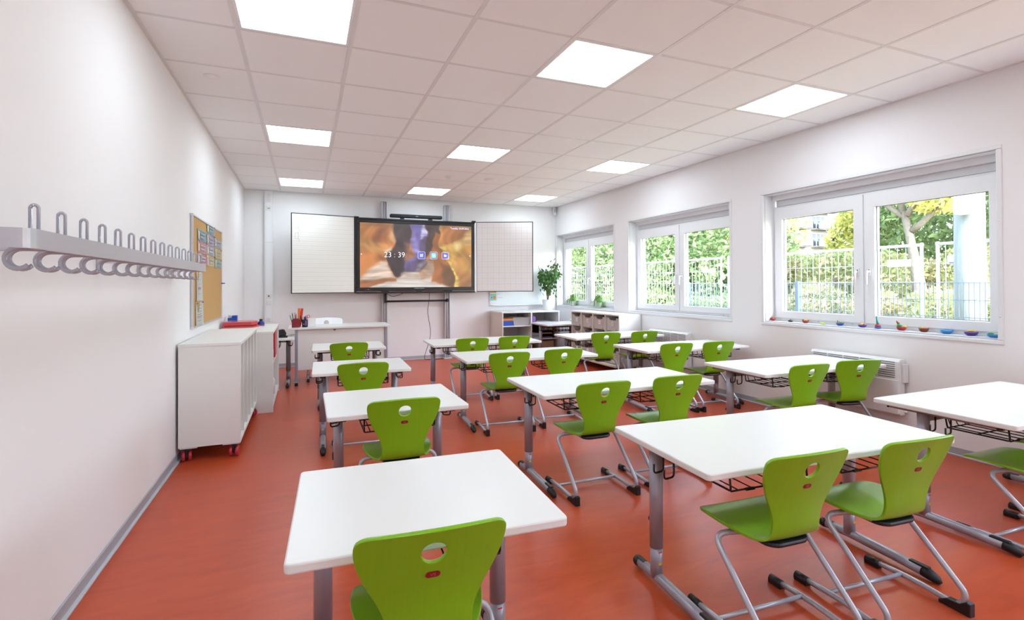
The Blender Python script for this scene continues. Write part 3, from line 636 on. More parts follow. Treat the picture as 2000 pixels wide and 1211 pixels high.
paint([(88, 1050), (200, 1012), (520, 930), (525, 885), (640, 830), (820, 830), (850, 895), (985, 895), (990, 950), (1325, 1015), (1325, 1050)], (226, 216, 208), .008, 1., str2 * .5)
paint([(525, 885), (640, 835), (870, 830), (840, 905), (700, 900)], (214, 186, 160), .02, .8, str2)
img = img * .86 + .10  # pale glare over the whole screen, mixed into the picture colour
img[gz < .055] = img[gz < .055] * .8 + .07
img = np.clip(img, 0, 1)
me = bpy.data.meshes.new('screen_picture'); xs_ = np.linspace(.817, 2.712, NX + 1); zs_ = np.linspace(zs1, zs0 - .002, NZ + 1)
vv = [(x, 0, z) for z in zs_ for x in xs_]; ff = [(j * (NX + 1) + i, (j + 1) * (NX + 1) + i, (j + 1) * (NX + 1) + i + 1, j * (NX + 1) + i + 1) for j in range(NZ) for i in range(NX)]
me.from_pydata(vv, [], ff); ca = me.color_attributes.new('Col', 'FLOAT_COLOR', 'CORNER')
li = np.where(img <= .04045, img / 12.92, ((img + .055) / 1.055) ** 2.4)
cc = np.ones((NZ * NX, 4, 4)); cc[:, :, :3] = li.reshape(-1, 1, 3); ca.data.foreach_set('color', cc.ravel())
sm = bpy.data.materials.new('screen_picture'); sm.use_nodes = True; n = sm.node_tree; b = n.nodes['Principled BSDF']; at = n.nodes.new('ShaderNodeVertexColor'); at.layer_name = 'Col'
b.inputs['Base Color'].default_value = (.012, .012, .014, 1); b.inputs['Roughness'].default_value = .3; n.links.new(at.outputs[0], b.inputs['Emission Color']); b.inputs['Emission Strength'].default_value = .44
me.materials.append(sm); scr = obj('screen', me, None, S, (0, YD + .012, 0))
mat('glow_white', 'ffffff', .5, emit=('f4f6ff', .5)); mat('glow_blue', '5058d8', .5, emit=('5560e0', .42)); mat('glow_cyan', '60b8e8', .5, emit=('62b4ee', .45)); mat('glow_lilac', 'b0b8e0', .5, emit=('c0c8f0', .42))
YT = YD + .010
def stext(s, size, x, z, name, matn='glow_white', al='CENTER', bold=0):
    obj(name, text_mesh(s, size, .0004, al, bold), matn, scr, (x, YT - YD - .012 - .001, z), (PI / 2, 0, 0))
stext('23 : 39', .125, 1.375, 1.757, 'clock_digits', bold=-.0022); stext('Tuesday 20.09.2022', .042, 2.50, 2.262, 'date_text', 'glow_lilac', 'CENTER', .0006)
def ring(x, z, h, w_, name, m_):
    bb = B(); o_ = rrect(x - h, z - h, x + h, z + h, h * .35, 5); i_ = rrect(x - h + w_, z - h + w_, x + h - w_, z + h - w_, h * .3, 5); k = len(o_)
    va = [bb.bm.verts.new((a, 0, c)) for a, c in o_]; vb = [bb.bm.verts.new((a, 0, c)) for a, c in i_]
    for q in range(k): bb.bm.faces.new((va[q], va[(q + 1) % k], vb[(q + 1) % k], vb[q]))
    obj(name, bb, m_, scr, (0, -.0035, 0))
for k, (x, c1) in enumerate(((1.825, 'glow_blue'), (2.035, 'glow_cyan'), (2.24, 'glow_blue'))):
    z = 1.797; ring(x, z, .063, .005, 'icon_outline', 'glow_lilac')
    obj('icon_tile', B().prism(rrect(x - .044, z - .044, x + .044, z + .044, .012), -.004, -.003, 'y'), c1, scr)
    ic = B(); q = -.0055
    if k == 0: ic.box((x - .022, q, z - .022), (x - .017, q + .001, z + .018)).box((x - .022, q, z - .022), (x + .018, q + .001, z - .017)).box((x + .013, q, z - .022), (x + .018, q + .001, z + .002)).box((x - .022, q, z + .013), (x, q + .001, z + .018)).tube([(x - .004, q, z - .004), (x + .022, q, z + .022)], .004, 6)
    elif k == 1:
        for a in (-1, 1):
            for c in (-1, 1): ic.prism(rrect(x + a * .011 - .008, z + c * .011 - .008, x + a * .011 + .008, z + c * .011 + .008, .003), q, q + .001, 'y')
    else: ic.prism([(x - .022, z - .018), (x + .018, z - .018), (x + .024, z + .006), (x - .014, z + .006)], q, q + .001, 'y').box((x - .022, q, z - .018), (x - .018, q + .001, z + .018)).box((x - .022, q, z + .013), (x - .004, q + .001, z + .018)).box((x - .004, q, z + .008), (x + .016, q + .001, z + .013))
    obj('icon_symbol', ic, 'glow_white', scr)
obj('arrow_mark', B().prism([(.832, 1.785), (.832, 1.815), (.855, 1.80)], -.004, -.003, 'y'), 'glow_lilac', scr)
obj('arrow_mark', B().prism([(2.69, 1.785), (2.69, 1.815), (2.667, 1.80)], -.004, -.003, 'y'), 'glow_lilac', scr)
# wings, each hinged at the side of the screen
def wing(hx, ex, ey, m_, name):
    hy = YD + .01; L = math.hypot(ex - hx, ey - hy); ang = math.atan2(ey - hy, ex - hx)
    if ex < hx: ang -= PI; s = -1
    else: s = 1
    wg = obj(name, B().box((min(0, s * L), 0, 1.178), (max(0, s * L), .014, 2.396)), m_, S, (hx, hy, 0), (0, 0, ang))
    a, c = (min(0, s * L), max(0, s * L))
    for p, q in (((a, -.003, 1.168), (c, .018, 1.18)), ((a, -.003, 2.393), (c, .018, 2.405)), ((a - .004, -.003, 1.168), (a + .01, .018, 2.405)), ((c - .01, -.003, 1.168), (c + .004, .018, 2.405))):
        obj('edge_profile', B().box(p, q, .002), 'bar_black', wg)
    return wg
wl = wing(.735, -.202, 8.415, 'board_ruled', 'whiteboard_wing')
wing(2.802, 3.73, 8.19, 'board_squared', 'whiteboard_wing')
mk = B()
for q, z in enumerate((2.22, 2.06)):
    x = -.90
    for pts in ([(x, z + .03), (x + .05, z + .04)], [(x, z + .03), (x + .004, z - .05), (x + .05, z - .045)], [(x + .05, z + .05), (x + .05, z - .05), (x + .07, z - .09)]):
        mk.tube([(a, -.001, c) for a, c in pts], .0016, 4)
obj('marker_writing', mk, 'marker', wl)
obj('push_bar', B().tube([(1.245, YB - .16, 1.02), (2.30, YB - .16, 1.02)], .016, 12).box((1.225, YB - .17, .995), (1.25, YB - .1, 1.17), .004).box((2.285, YB - .18, .995), (2.315, YB - .1, 1.05), .004).tube([(2.30, YB - .1, 1.02), (2.30, YB - .19, 1.02)], .02, 12), 'bar_black', S)
sb = thing('soundbar', 'slim black sound bar mounted above the large screen', 'speaker', (1.742, YD + .02, 2.405))
obj('housing', B().box((-.44, -.05, .018), (.44, .05, .072), .014, 3), 'dark_cloth', sb); obj('foot', B().box((-.27, -.03, -.008), (-.21, .03, .02), .002), 'bar_black', sb); obj('foot', B().box((.21, -.03, -.008), (.27, .03, .02), .002), 'bar_black', sb)
obj('badge', B().box((-.02, -.0508, .04), (.02, -.05, .048)), 'led', sb)
tag(obj('power_cable', B().tube(fillet([(1.97, YB - .2, 1.17), (1.972, YB - .15, 1.0), (1.955, YB - .1, .85), (1.975, YB - .09, .72), (2.012, YB - .09, .5), (2.0, YB - .1, .36), (1.93, YB - .1, .15), (1.88, YB - .12, .006), (2.05, YB - .2, .006), (2.22, YB - .14, .006)], .06, 4), .0045, 6), 'rubber', None), 'thin black cable hanging from the screen down the wall to the floor', 'cable')
tag(obj('looped_cable', B().tube(fillet([(1.25, YB - .17, 1.15), (1.34, YB - .16, 1.10), (1.45, YB - .16, 1.115), (1.54, YB - .17, 1.165)], .04, 4), .004, 6), 'rubber', None), 'short black cable loop hanging under the screen above the left post', 'cable')

# ------------------------------------------------------------------ back whiteboard and its pictures
t = thing('wall_whiteboard', 'wide white magnetic board on the back wall behind the ficus plant', 'whiteboard', (3.72, YB, 0))
obj('board_surface', B().prism(rrect(-.59, .925, .59, 1.845, .03), -.02, -.002, 'y'), 'board_white', t)
obj('frame_strip', B().box((-.592, -.024, .905), (.592, 0, .925), .004, 2), 'white_pvc', t); obj('pen_tray', B().box((-.55, -.055, .905), (.55, -.02, .914), .003).box((-.55, -.057, .905), (.55, -.053, .922)), 'white_pvc', t)
obj('marker_writing', B().tube([(-.44, -.021, 1.105), (-.41, -.021, 1.125), (-.39, -.021, 1.11)], .002, 4).tube([(-.44, -.021, 1.04), (-.43, -.021, 1.065), (-.42, -.021, 1.045), (-.40, -.021, 1.05), (-.34, -.021, 1.048)], .002, 4), 'marker', t)
t = thing('picture_card', 'turquoise picture card with an orange blob on the white wall board', 'card', (3.20, YB - .0215, 1.06))
obj('sheet', B().box((-.06, -.001, -.06), (.06, 0, .065)), 'pic_teal', t); obj('orange_shape', B().prism([(-.005, -.005), (.005, -.03), (.025, -.04), (.045, -.02), (.052, .0), (.04, .02), (.01, .025), (-.008, .015)], -.0025, -.001, 'y'), 'pic_orange', t)
obj('grey_shape', B().prism(rrect(-.042, -.016, -.022, .006, .008), -.0025, -.001, 'y'), 'socket_dark', t)
t = thing('picture_card', 'lime green picture card with a crimson square at the upper edge of view', 'card', (3.20, YB - .0215, 1.19))
obj('sheet', B().box((-.06, -.001, -.045), (.06, 0, .06)), 'pic_lime', t); obj('crimson_shape', B().box((.0, -.0025, -.03), (.04, -.001, .03)), 'pic_crimson', t)

# ------------------------------------------------------------------ back shelf
t = thing('back_shelf', 'low open grey-white shelf with four compartments on the back wall by the window', 'shelf', (0, 0, 0))
x0, x1, y0, y1, z1 = 3.13, 4.235, 8.16, YB - .03, .818
xm = 3.685
obj('side_panel', board((x0, y0, 0), (x0 + .022, y1, z1 - .022)), 'beige_board', t); obj('side_panel', board((x1 - .022, y0, 0), (x1, y1, z1 - .022)), 'cream_board', t)
obj('top', board((x0 - .002, y0 - .003, z1 - .022), (x1 + .002, y1, z1)), 'cream_board', t); obj('back_panel', board((x0 + .022, y1 - .01, .05), (x1 - .022, y1 - .002, z1 - .022)), 'shelf_inside', t)
obj('divider', board((xm - .011, y0 + .002, .05), (xm + .011, y1 - .01, z1 - .022)), 'cream_board', t); obj('bottom', board((x0 + .022, y0 + .004, .05), (x1 - .022, y1 - .01, .07)), 'cream_board', t)
obj('shelf_board', board((x0 + .022, y0 + .006, .556), (xm - .011, y1 - .01, .575)), 'cream_board', t); obj('shelf_board', board((xm + .011, y0 + .006, .602), (x1 - .022, y1 - .01, .62)), 'cream_board', t)
obj('shelf_board', board((xm + .011, y0 + .006, .314), (x1 - .022, y1 - .01, .332)), 'cream_board', t); obj('shelf_board', board((x0 + .022, y0 + .006, .30), (xm - .011, y1 - .01, .318)), 'cream_board', t)
obj('plinth', board((x0 + .022, y0 + .03, 0), (x1 - .022, y0 + .048, .05)), 'shelf_inside', t)
t = thing('storage_box', 'blue box with orange upper part on the left of the back shelf', 'box', (3.255, 8.33, .575)); obj('body', B().box((-.095, -.13, 0), (.095, .13, .085), .006, 2), 'blue_box', t); obj('lid', B().box((-.097, -.132, .085), (.097, .132, .125), .006, 2), 'orange_lid', t)
t = thing('clear_box', 'clear plastic box with grey contents beside the blue box', 'box', (3.51, 8.33, .575)); obj('body', B().prism([(-.15, 0), (.15, 0), (.165, .125), (-.165, .125)], -.13, .13, 'y', .004), 'clear_plastic', t); obj('lid', B().box((-.17, -.14, .125), (.17, .14, .14), .004, 2), 'clear_plastic', t); obj('contents', B().box((-.14, -.12, .004), (.14, .12, .07), .01, 2), 'print_grey', t)
tag(obj('purple_box', B().prism([(-.03, 0), (.03, 0), (.03, .09), (.0, .11), (-.03, .1)], -.05, .05, 'y', .003), 'purple', None, (3.765, 8.28, .62)), 'purple carton standing at the divider of the back shelf', 'carton')
tag(obj('paper_stack', B().box((-.14, -.1, 0), (.14, .1, .006), rz=.1).box((-.12, -.09, .007), (.13, .11, .012), rz=-.12), 'print_pale', None, (3.96, 8.36, .62)), 'loose pale papers lying in the upper right shelf compartment', 'paper')
for k in range(3):
    tt = thing('letter_tray', ['black letter tray at the bottom of its stack in the back shelf', 'black letter tray in the middle of its stack in the back shelf', 'black letter tray on top of its stack in the back shelf'][k], 'letter tray', (4.0, 8.38, .332 + .068 * k), 0, 'black letter trays')
    obj('tray_body', B().box((-.13, -.17, 0), (.13, .17, .006), .002).box((-.13, -.17, 0), (-.126, .17, .058)).box((.126, -.17, 0), (.13, .17, .058)).box((-.13, .166, 0), (.13, .17, .058)), 'dark_file', tt)
    obj('papers', B().box((-.12, -.165, .006), (.12, .16, .02 + .008 * k), .002), ['purple', 'kraft', 'print_grey'][k], tt)
for k in range(3):
    tag(obj('paper_bundle', B().box((-.07, -.15, 0), (.075 - .01 * k, .15, .03), .003), 'print_pale' if k != 1 else 'print_grey', None, (3.79, 8.36, .332 + .031 * k), (0, 0, .03 * (k - 1))), ['pale paper bundle lying lowest beside the letter trays', 'grey paper bundle between two pale ones beside the letter trays', 'pale paper bundle lying topmost beside the letter trays'][k], 'paper bundle', 'paper bundles in the back shelf')
tag(obj('cardboard_box', B().box((-.15, -.2, 0), (.15, .2, .21), .004), 'kraft', None, (3.99, 8.40, .071)), 'brown cardboard box at the bottom right of the back shelf', 'box')
# ficus
t = thing('potted_ficus', 'bushy green ficus in a round white pot on the back shelf', 'plant', (4.20, 8.56, .818))
obj('pot', B().lathe([(0, 0), (.088, 0), (.092, .004), (.104, .19), (.1, .19), (.094, .165), (0, .165)], 28), 'pot_white', t)
obj('soil', B().lathe([(0, .172), (.093, .168), (.093, .16), (0, .16)], 20), 'soil', t)
r2 = random.Random(11); tips = []
tr_ = B()
for k in range(9):
    a = 2 * PI * k / 9 + r2.uniform(-.3, .3); sp = r2.uniform(.12, .29); h = r2.uniform(.42, .72)
    p = [(r2.uniform(-.015, .015), r2.uniform(-.015, .015), .16), (math.cos(a) * sp * .2, math.sin(a) * sp * .2, .16 + h * .35), (math.cos(a) * sp * .65, math.sin(a) * sp * .65, .16 + h * .7), (math.cos(a) * sp, math.sin(a) * sp, .16 + h)]
    tr_.tube(fillet(p, .1, 3), .006 if k else .011, 6)
    tips.append(p)
obj('stem', tr_, 'bark_small', t)
def leaf(bm, c, d, nrm, L, W):
    d = d.normalized(); s = d.cross(nrm).normalized(); nrm = s.cross(d)
    v = [bm.verts.new(q) for q in (c, c + d * L * .35 + s * W + nrm * .0, c + d * L * .75 + s * W * .6 - nrm * L * .06, c + d * L - nrm * L * .15, c + d * L * .75 - s * W * .6 - nrm * L * .06, c + d * L * .35 - s * W, c + d * L * .5 - nrm * W * .35)]
    for q in ((0, 1, 6), (1, 2, 6), (2, 3, 6), (3, 4, 6), (4, 5, 6), (5, 0, 6)): bm.faces.new([v[i] for i in q]).smooth = True
lm = bmesh.new(); leaf(lm, Vector((0, 0, 0)), Vector((0, 0, -1)), Vector((0, -1, 0)), .062, .017); lme = bpy.data.meshes.new('leaf'); lm.to_mesh(lme); lm.free(); lme.materials.append(M['leaf_green'])
fol = bmesh.new()
cnt = 0
for p in tips:
    for k in range(60):
        f = r2.uniform(.45, 1.05); i = 1 if f < .6 else 2; q = Vector(p[i]).lerp(Vector(p[i + 1]), r2.random())
        c = q + Vector((r2.gauss(0, .055), r2.gauss(0, .055), r2.gauss(0, .05)))
        if c.y > .11 or c.z < .27 or c.x > .26: continue
        cnt += 1
        if cnt <= 280:
            o = obj('leaf', lme, None, t, c, (r2.uniform(-.9, .9), r2.uniform(-.9, .9), r2.uniform(0, 6.28)), r2.uniform(1.0, 1.5))
        else: leaf(fol, c, Vector((r2.uniform(-1, 1), r2.uniform(-1, 1), -1.2)), Vector((r2.uniform(-1, 1), -1, .3)), .06, .016)
fm = bpy.data.meshes.new('leaves'); fol.to_mesh(fm); fol.free(); fm.materials.append(M['leaf_green']); o = obj('leaves', fm, None, t); o['kind'] = 'stuff'
# spider plants on the far window sill
def spider(loc, lab, seed, droop):
    r = random.Random(seed); t = thing('spider_plant', lab, 'plant', loc, 0, 'spider plants on the far sill')
    obj('pot', B().lathe([(0, 0), (.045, 0), (.05, .004), (.06, .085), (.056, .085), (.05, .07), (0, .07)], 22), 'pot_white', t)
    lv = 0
    for k in range(140):
        a = r.uniform(0, 2 * PI); L = r.uniform(.08, .16); up = r.uniform(.06, .17); dn = r.uniform(.05, .13) * droop
        dx, dy = math.cos(a), math.sin(a); dx = min(dx, .45)
        pts = [Vector((0, 0, .075)), Vector((dx * L * .35, dy * L * .35, .08 + up * .8)), Vector((dx * L * .8, dy * L * .8, .085 + up * .75)), Vector((dx * L, dy * L * 1.1, .08 + up * .3 - dn))]
        bb = bmesh.new(); s = Vector((-dy, dx, 0)).normalized(); P = fillet(pts, .05, 3); prev = None
        for i, p in enumerate(P):
            w_ = .0075 * (1 - (i / (len(P) - 1)) ** 2 * .85)
            p = Vector((p.x, p.y, max(p.z, .006 if abs(p.x) < .07 else .006)))
            c = (bb.verts.new(p + s * w_), bb.verts.new(p - s * w_))
            if prev: bb.faces.new((prev[0], prev[1], c[1], c[0])).smooth = True
            prev = c
        mm = bpy.data.meshes.new('leaf_blade'); bb.to_mesh(mm); bb.free(); mm.materials.append(M['spider_green']); obj('leaf_blade', mm, None, t)
spider((4.59, 8.30, WZ0 + .012), 'small spider plant in white pot at the corner end of the far sill', 5, .8)
spider((4.585, 7.40, WZ0 + .012), 'trailing spider plant in white pot at the near end of the far sill', 6, 1.5)

# ------------------------------------------------------------------ tray cabinet with trays
t = thing('tray_cabinet', 'low rolling cabinet full of clear trays under the far window', 'cabinet', (0, 0, 0))
x0, x1, z0, z1 = 4.12, XR - .012, .10, .852
yy = [7.505, 7.185, 6.83, 6.477, 6.115]
obj('top', board((x0 - .002, yy[4] - .012, z1 - .02), (x1, yy[0] + .012, z1)), 'cream_board', t); obj('bottom', board((x0 - .06, yy[4] - .012, z0), (x1, yy[0] + .012, z0 + .025)), 'beige_board', t)
for k, y in enumerate(yy): obj('side_panel' if k in (0, 4) else 'divider', board((x0, y - .011, z0 + .025), (x1, y + .011, z1 - .02)), 'cream_board' if k == 4 else 'beige_board', t)
obj('back_panel', board((x1 - .008, yy[4], z0 + .025), (x1 - .001, yy[0], z1 - .02)), 'shelf_inside', t)
for y in (yy[4] + .08, yy[0] - .08):
    for x in (x0 + .04, x1 - .06): obj('caster', B().box((x - .02, y - .02, .06), (x + .02, y + .02, .1), .003).tube([(x, y - .015, .03), (x, y + .015, .03)], .03, 16), 'rubber', t)
colname = ['column nearest the back corner', 'second column from the back corner', 'third column from the back corner', 'column nearest the classroom']
rowname = ['top row', 'middle row', 'bottom row']
tw = .312
def tray_mesh(w_):
    bb = B(); h = .185
    bb.prism([(-w_ / 2 + .012, 0), (w_ / 2 - .012, 0), (w_ / 2 - .002, h), (w_ / 2 - .06, h), (w_ / 2 - .085, h - .03), (-w_ / 2 + .085, h - .03), (-w_ / 2 + .06, h), (-w_ / 2 + .002, h)], 0, .006, 'x')
    bb.box((.006, -w_ / 2 + .012, 0), (.30, w_ / 2 - .012, .004)); bb.box((.006, -w_ / 2 + .008, .0), (.30, -w_ / 2 + .012, h - .01)); bb.box((.006, w_ / 2 - .012, 0), (.30, w_ / 2 - .008, h - .01)); bb.box((.296, -w_ / 2 + .01, 0), (.30, w_ / 2 - .01, h - .01))
    bb.box((-.008, -w_ / 2 + .004, h - .004), (.3, -w_ / 2 + .06, h + .004), .002).box((-.008, w_ / 2 - .06, h - .004), (.3, w_ / 2 - .004, h + .004), .002)
    return bb.done('tray_shell')
tm = tray_mesh(tw); tm.materials.append(M['clear_plastic'])
lbm = B().box((-.003, -.028, .075), (-.001, .028, .135)).done('name_label'); lbm.materials.append(M['label_pink'])
prm = B().box((-.0036, -.008, .09), (-.003, .006, .118)).done('label_print'); prm.materials.append(M['print_grey'])
knm = B().tube([(-.006, -.09, .02), (0, -.09, .02)], .007, 8).done('stud'); knm.materials.append(M['rubber'])
r3 = random.Random(4)
for c in range(4):
    for r in range(3):
        tt = thing('storage_tray', 'clear plastic tray, %s, %s' % (rowname[r], colname[c]), 'tray', (x0 + .016, (yy[c] + yy[c + 1]) / 2, z1 - .02 - .235 * (r + 1) + .012), 0, 'clear trays in the tray cabinet')
        tr = obj('tray_shell', tm, None, tt); obj('name_label', lbm, None, tt); obj('label_print', prm, None, tt); obj('stud', knm, None, tt)
        obj('contents', B().box((.05, -.11, .005), (.26, .11 - r3.random() * .05, .03 + r3.random() * .07), .006), r3.choice(['print_pale', 'kraft', 'white_paper', 'white_paper']), tt)

# ------------------------------------------------------------------ convector radiators
def radiator(y0, y1, lab, box=True):
    t = thing('convector_heater', lab, 'heater', (0, 0, 0), 0, 'flat white heaters under the windows')
    zt = .672; zb = .222; xf = XR - .092
    obj('body', B().prism([(xf + .0, zb + .02), (xf + .012, zb), (XR - .02, zb), (XR - .02, zt), (xf + .02, zt), (xf, zt - .02)], y0, y1, 'y', .004), 'white_pvc', t)
    obj('front_panel', B().box((xf - .006, y0 + .004, zb + .01), (xf + .004, y1 - .004, .505), .004, 2), 'white_pvc', t)
    n_ = max(1, round((y1 - y0 - .05) / .135)); pw = (y1 - y0 - .05) / n_
    for r in range(8):
        z = .523 + .0175 * r
        for k in range(n_):
            a = y0 + .025 + pw * k + .006
            obj('louvre_slot', B().box((xf - .0015, a, z), (xf + .003, a + pw - .012, z + .0065)), 'socket_dark', t)
    if box: obj('thermostat', B().box((XR - .06, y0 - .02, .485), (XR - .005, y0, .635), .004, 2), 'casing_white', t)
    obj('wall_mount', B().box((XR - .02, y0 + .1, zb + .1), (XR, y0 + .14, zt - .1)).box((XR - .02, y1 - .14, zb + .1), (XR, y1 - .1, zt - .1)), 'box_grey', t)
    obj('pipe_stub', B().tube([(XR - .03, y0 - .02, zb + .03), (XR - .03, y0 + .02, zb + .03)], .007, 8), 'white_pvc', t)
radiator(2.615, 3.388, 'white louvred heater under the large nearest window')
radiator(5.06, 5.83, 'white louvred heater under the middle window beside the tray cabinet')
radiator(7.62, 8.12, 'white louvred heater under the far window by the corner', False)

# ------------------------------------------------------------------ school chair prototype
def cr_spline(P, n_):
    P = [np.array(p, float) for p in P]; out = []
    for i in range(len(P) - 1):
        p0, p1, p2, p3 = P[max(i - 1, 0)], P[i], P[i + 1], P[min(i + 2, len(P) - 1)]
        for k in range(n_):
            t = k / n_; out.append(.5 * ((2 * p1) + (-p0 + p2) * t + (2 * p0 - 5 * p1 + 4 * p2 - p3) * t * t + (-p0 + 3 * p1 - 3 * p2 + p3) * t ** 3))
    out.append(P[-1]); return np.array(out)
# y, z, halfwidth, cross curvature along y, along z
prof = [(.226, .360, .098, 0, .001), (.223, .363, .128, 0, .001), (.212, .369, .154, 0, .002), (.185, .378, .176, 0, .003), (.13, .383, .188, 0, .004), (.07, .378, .186, 0, .006), (.01, .370, .172, 0, .007), (-.045, .363, .150, 0, .007),
        (-.082, .366, .130, .003, .004), (-.108, .386, .116, .008, 0), (-.120, .418, .110, .012, 0), (-.126, .46, .114, .014, 0), (-.134, .51, .134, .016, 0), (-.147, .56, .160, .02, 0), (-.164, .61, .180, .024, 0), (-.180, .655, .189, .026, 0), (-.193, .688, .187, .027, -.003), (-.199, .700, .178, .026, -.006), (-.2025, .706, .165, .026, -.008)]
dense = cr_spline(prof, 24); seg = np.r_[0, np.cumsum(np.hypot(*np.diff(dense[:, :2], axis=0).T))]; SL = seg[-1]
def shell_pt(s, x=None, u=None):
    v = [np.interp(s, seg, dense[:, k]) for k in range(5)]
    if u is None: u = x / v[2]
    return Vector((u * v[2], v[0] + v[3] * u * u, v[1] + v[4] * u * u))
def s_at_z(z):
    k = np.where(dense[:, 1] >= z)[0]; k = k[k > len(dense) // 2]; return seg[k[0]]
sh = s_at_z(.640); NR, NC = 40, 20
bm = bmesh.new(); grid = {}
jh = round(sh / SL * NR); 
srow = [SL * j / NR + (sh - SL * jh / NR) * math.exp(-((j - jh) / 8) ** 2) for j in range(NR + 1)]; srow[0] = 0; srow[-1] = SL
srow = [min(max(v, 0), SL) for v in srow]
hr = .0325
for j in range(NR + 1):
    for i in range(NC + 1):
        u = -1 + 2 * i / NC; di, dj = i - NC // 2, j - jh
        hw = np.interp(srow[j], seg, dense[:, 2]); x = u * hw; s = srow[j]; ring_ = max(abs(di), abs(dj))
        if ring_ < 2: continue
        if ring_ in (2, 3):
            a = math.atan2(dj, di) if ring_ else 0
            cx, cs_ = hr * math.cos(a), hr * math.sin(a)
            if ring_ == 2: x, s = cx, sh + cs_
            else: k = .35; x, s = x * (1 - k) + cx * 1.5 * k, s * (1 - k) + (sh + cs_ * 1.5) * k
        grid[i, j] = bm.verts.new(shell_pt(s, x=x))
for j in range(NR):
    for i in range(NC):
        q = [(i, j), (i + 1, j), (i + 1, j + 1), (i, j + 1)]
        if all(k in grid for k in q): bm.faces.new([grid[k] for k in q]).smooth = True
bmesh.ops.recalc_face_normals(bm, faces=bm.faces[:])
me = bpy.data.meshes.new('shell'); bm.to_mesh(me); bm.free()
tmp = bpy.data.objects.new('tmp', me); C.objects.link(tmp)
md = tmp.modifiers.new('s', 'SOLIDIFY'); md.thickness = .0118; md.offset = 0
md = tmp.modifiers.new('b', 'BEVEL'); md.width = .002; md.segments = 2; md.limit_method = 'ANGLE'; md.angle_limit = math.radians(50)
md = tmp.modifiers.new('d', 'SUBSURF'); md.levels = 1; md.render_levels = 1
bpy.context.view_layer.update()
shell_me = bpy.data.meshes.new_from_object(tmp.evaluated_get(bpy.context.evaluated_depsgraph_get())); bpy.data.objects.remove(tmp)
for p in shell_me.polygons: p.use_smooth = True
def frame_mesh(s):
    pts = fillet([(s * .21, .19, .019), (s * .21, 0, .030), (s * .21, -.165, .017), (s * .21, -.197, .075), (s * .207, .075, .336), (s * .10, .035, .350), (s * .09, -.05, .350)], [0, .1, .03, .05, .05, .03, 0], 6)
    return B().tube(pts, .0112, 12).done('side_frame')
vs_text = text_mesh('VS', .0145, .0003, 'CENTER', .0002)
bk = cr_spline([(p[0], p[1]) for p in prof], 4)
eps = s_at_z(.575); pe = shell_pt(eps, x=0); pe2 = shell_pt(eps + .01, x=0); tang = (pe2 - pe).normalized(); nrm = Vector((0, -tang.z, tang.y)); tilt = math.atan2(tang.y, tang.z)
def make_chair(name, label, cat, shellmat, group):
    t = thing(name, label, cat, (0, 0, 0), 0, group)
    me_ = shell_me.copy(); me_.materials.clear(); me_.materials.append(M[shellmat])
    obj('seat_shell', me_, None, t)
    for s in (-1, 1):
        f = obj('side_frame', frame_mesh(s), 'steel_tube', t)
        obj('front_glide', B().prism(rrect(s * .21 - .0155, .145, s * .21 + .0155, .212, .006), 0, .024, 'z', .004).tube([(s * .21, .15, .021), (s * .21, .208, .020)], .0145, 10), 'black_plastic', f)
        obj('rear_glide', B().prism([(-.212, 0), (-.1, 0), (-.1, .012), (-.13, .032), (-.175, .036), (-.2, .055), (-.212, .05)], s * .21 - .0155, s * .21 + .0155, 'x', .004), 'black_plastic', f)
    obj('stretcher', B().tube([(-.21, .05, .028), (.21, .05, .028)], .0085, 10), 'steel_tube', t)
    obj('seat_bracket', B().prism(rrect(-.10, -.10, .10, .06, .05, 6), .336, .3565, 'z', .009), 'black_plastic', t)
    bd = obj('emblem', B().prism(rrect(-.0185, -.009, .0185, .009, .0089, 5), 0, .0013, 'z'), 'red_badge', t, pe - Vector((0, 1, 0)) * .0060, (PI / 2 - tilt, 0, 0))
    obj('emblem_letters', vs_text if shellmat == 'green_ply' else vs_text.copy(), 'badge_letters', bd, (0, -.0052, .0015))
    return t
GRP = 'green plywood cantilever chairs'
proto = make_chair('school_chair', '', 'chair', 'green_ply', GRP)
bpy.context.view_layer.update()
chairs = [  # x, y, rot, label : measured from the centre of the runners
    (.299, 1.402, -3, 'nearest green plywood chair, its round-holed back before the foremost single table'),
    (.48, 2.833, -1, 'green chair with round hole at the second single table on the aisle'),
    (.414, 4.195, -2, 'green chair with round hole at the third single table on the aisle'),
    (.417, 5.655, -1, 'green chair at the farthest single table, just before the teacher desk'),
    (1.646, 1.432, -3, 'nearer green chair of the pair at the foremost double table, farther from the windows'),
    (2.185, 1.382, -4, 'green chair at the foremost middle double table, on its window side'),
    (1.679, 2.811, -1, 'green chair with full frame visible at the second middle double table, aisle side'),
    (2.243, 2.812, -2, 'green chair at the second middle double table, window side'),
    (1.664, 4.291, -4, 'green chair at the third middle double table, aisle side'),
    (2.205, 4.307, -4, 'green chair at the third middle double table, window side'),
    (1.724, 5.555, -3, 'green chair at the farthest middle double table, side nearer the teacher desk'),
    (2.223, 5.545, -3, 'green chair at the farthest middle double table, side nearer the back shelf'),
    (3.385, 1.395, -2, 'green chair cut by the picture edge at the foremost window-side table'),
    (3.945, 1.42, -2, 'green chair under the window end of the foremost window-side table, mostly out of view'),
    (3.428, 2.79, -3, 'green chair at the second window-side double table, aisle half'),
    (3.985, 2.78, -14, 'green chair turned slightly at the second window-side table, next to the heater'),
    (3.445, 4.245, -4, 'green chair at the third window-side double table, aisle half'),
    (3.945, 4.20, -5, 'green chair at the third window-side double table, half nearest the wall'),
    (3.437, 5.486, -12, 'green chair turned slightly before the tray cabinet at the farthest window-side table'),
    (3.952, 5.446, -4, 'green chair beside the middle heater at the farthest window-side table')]
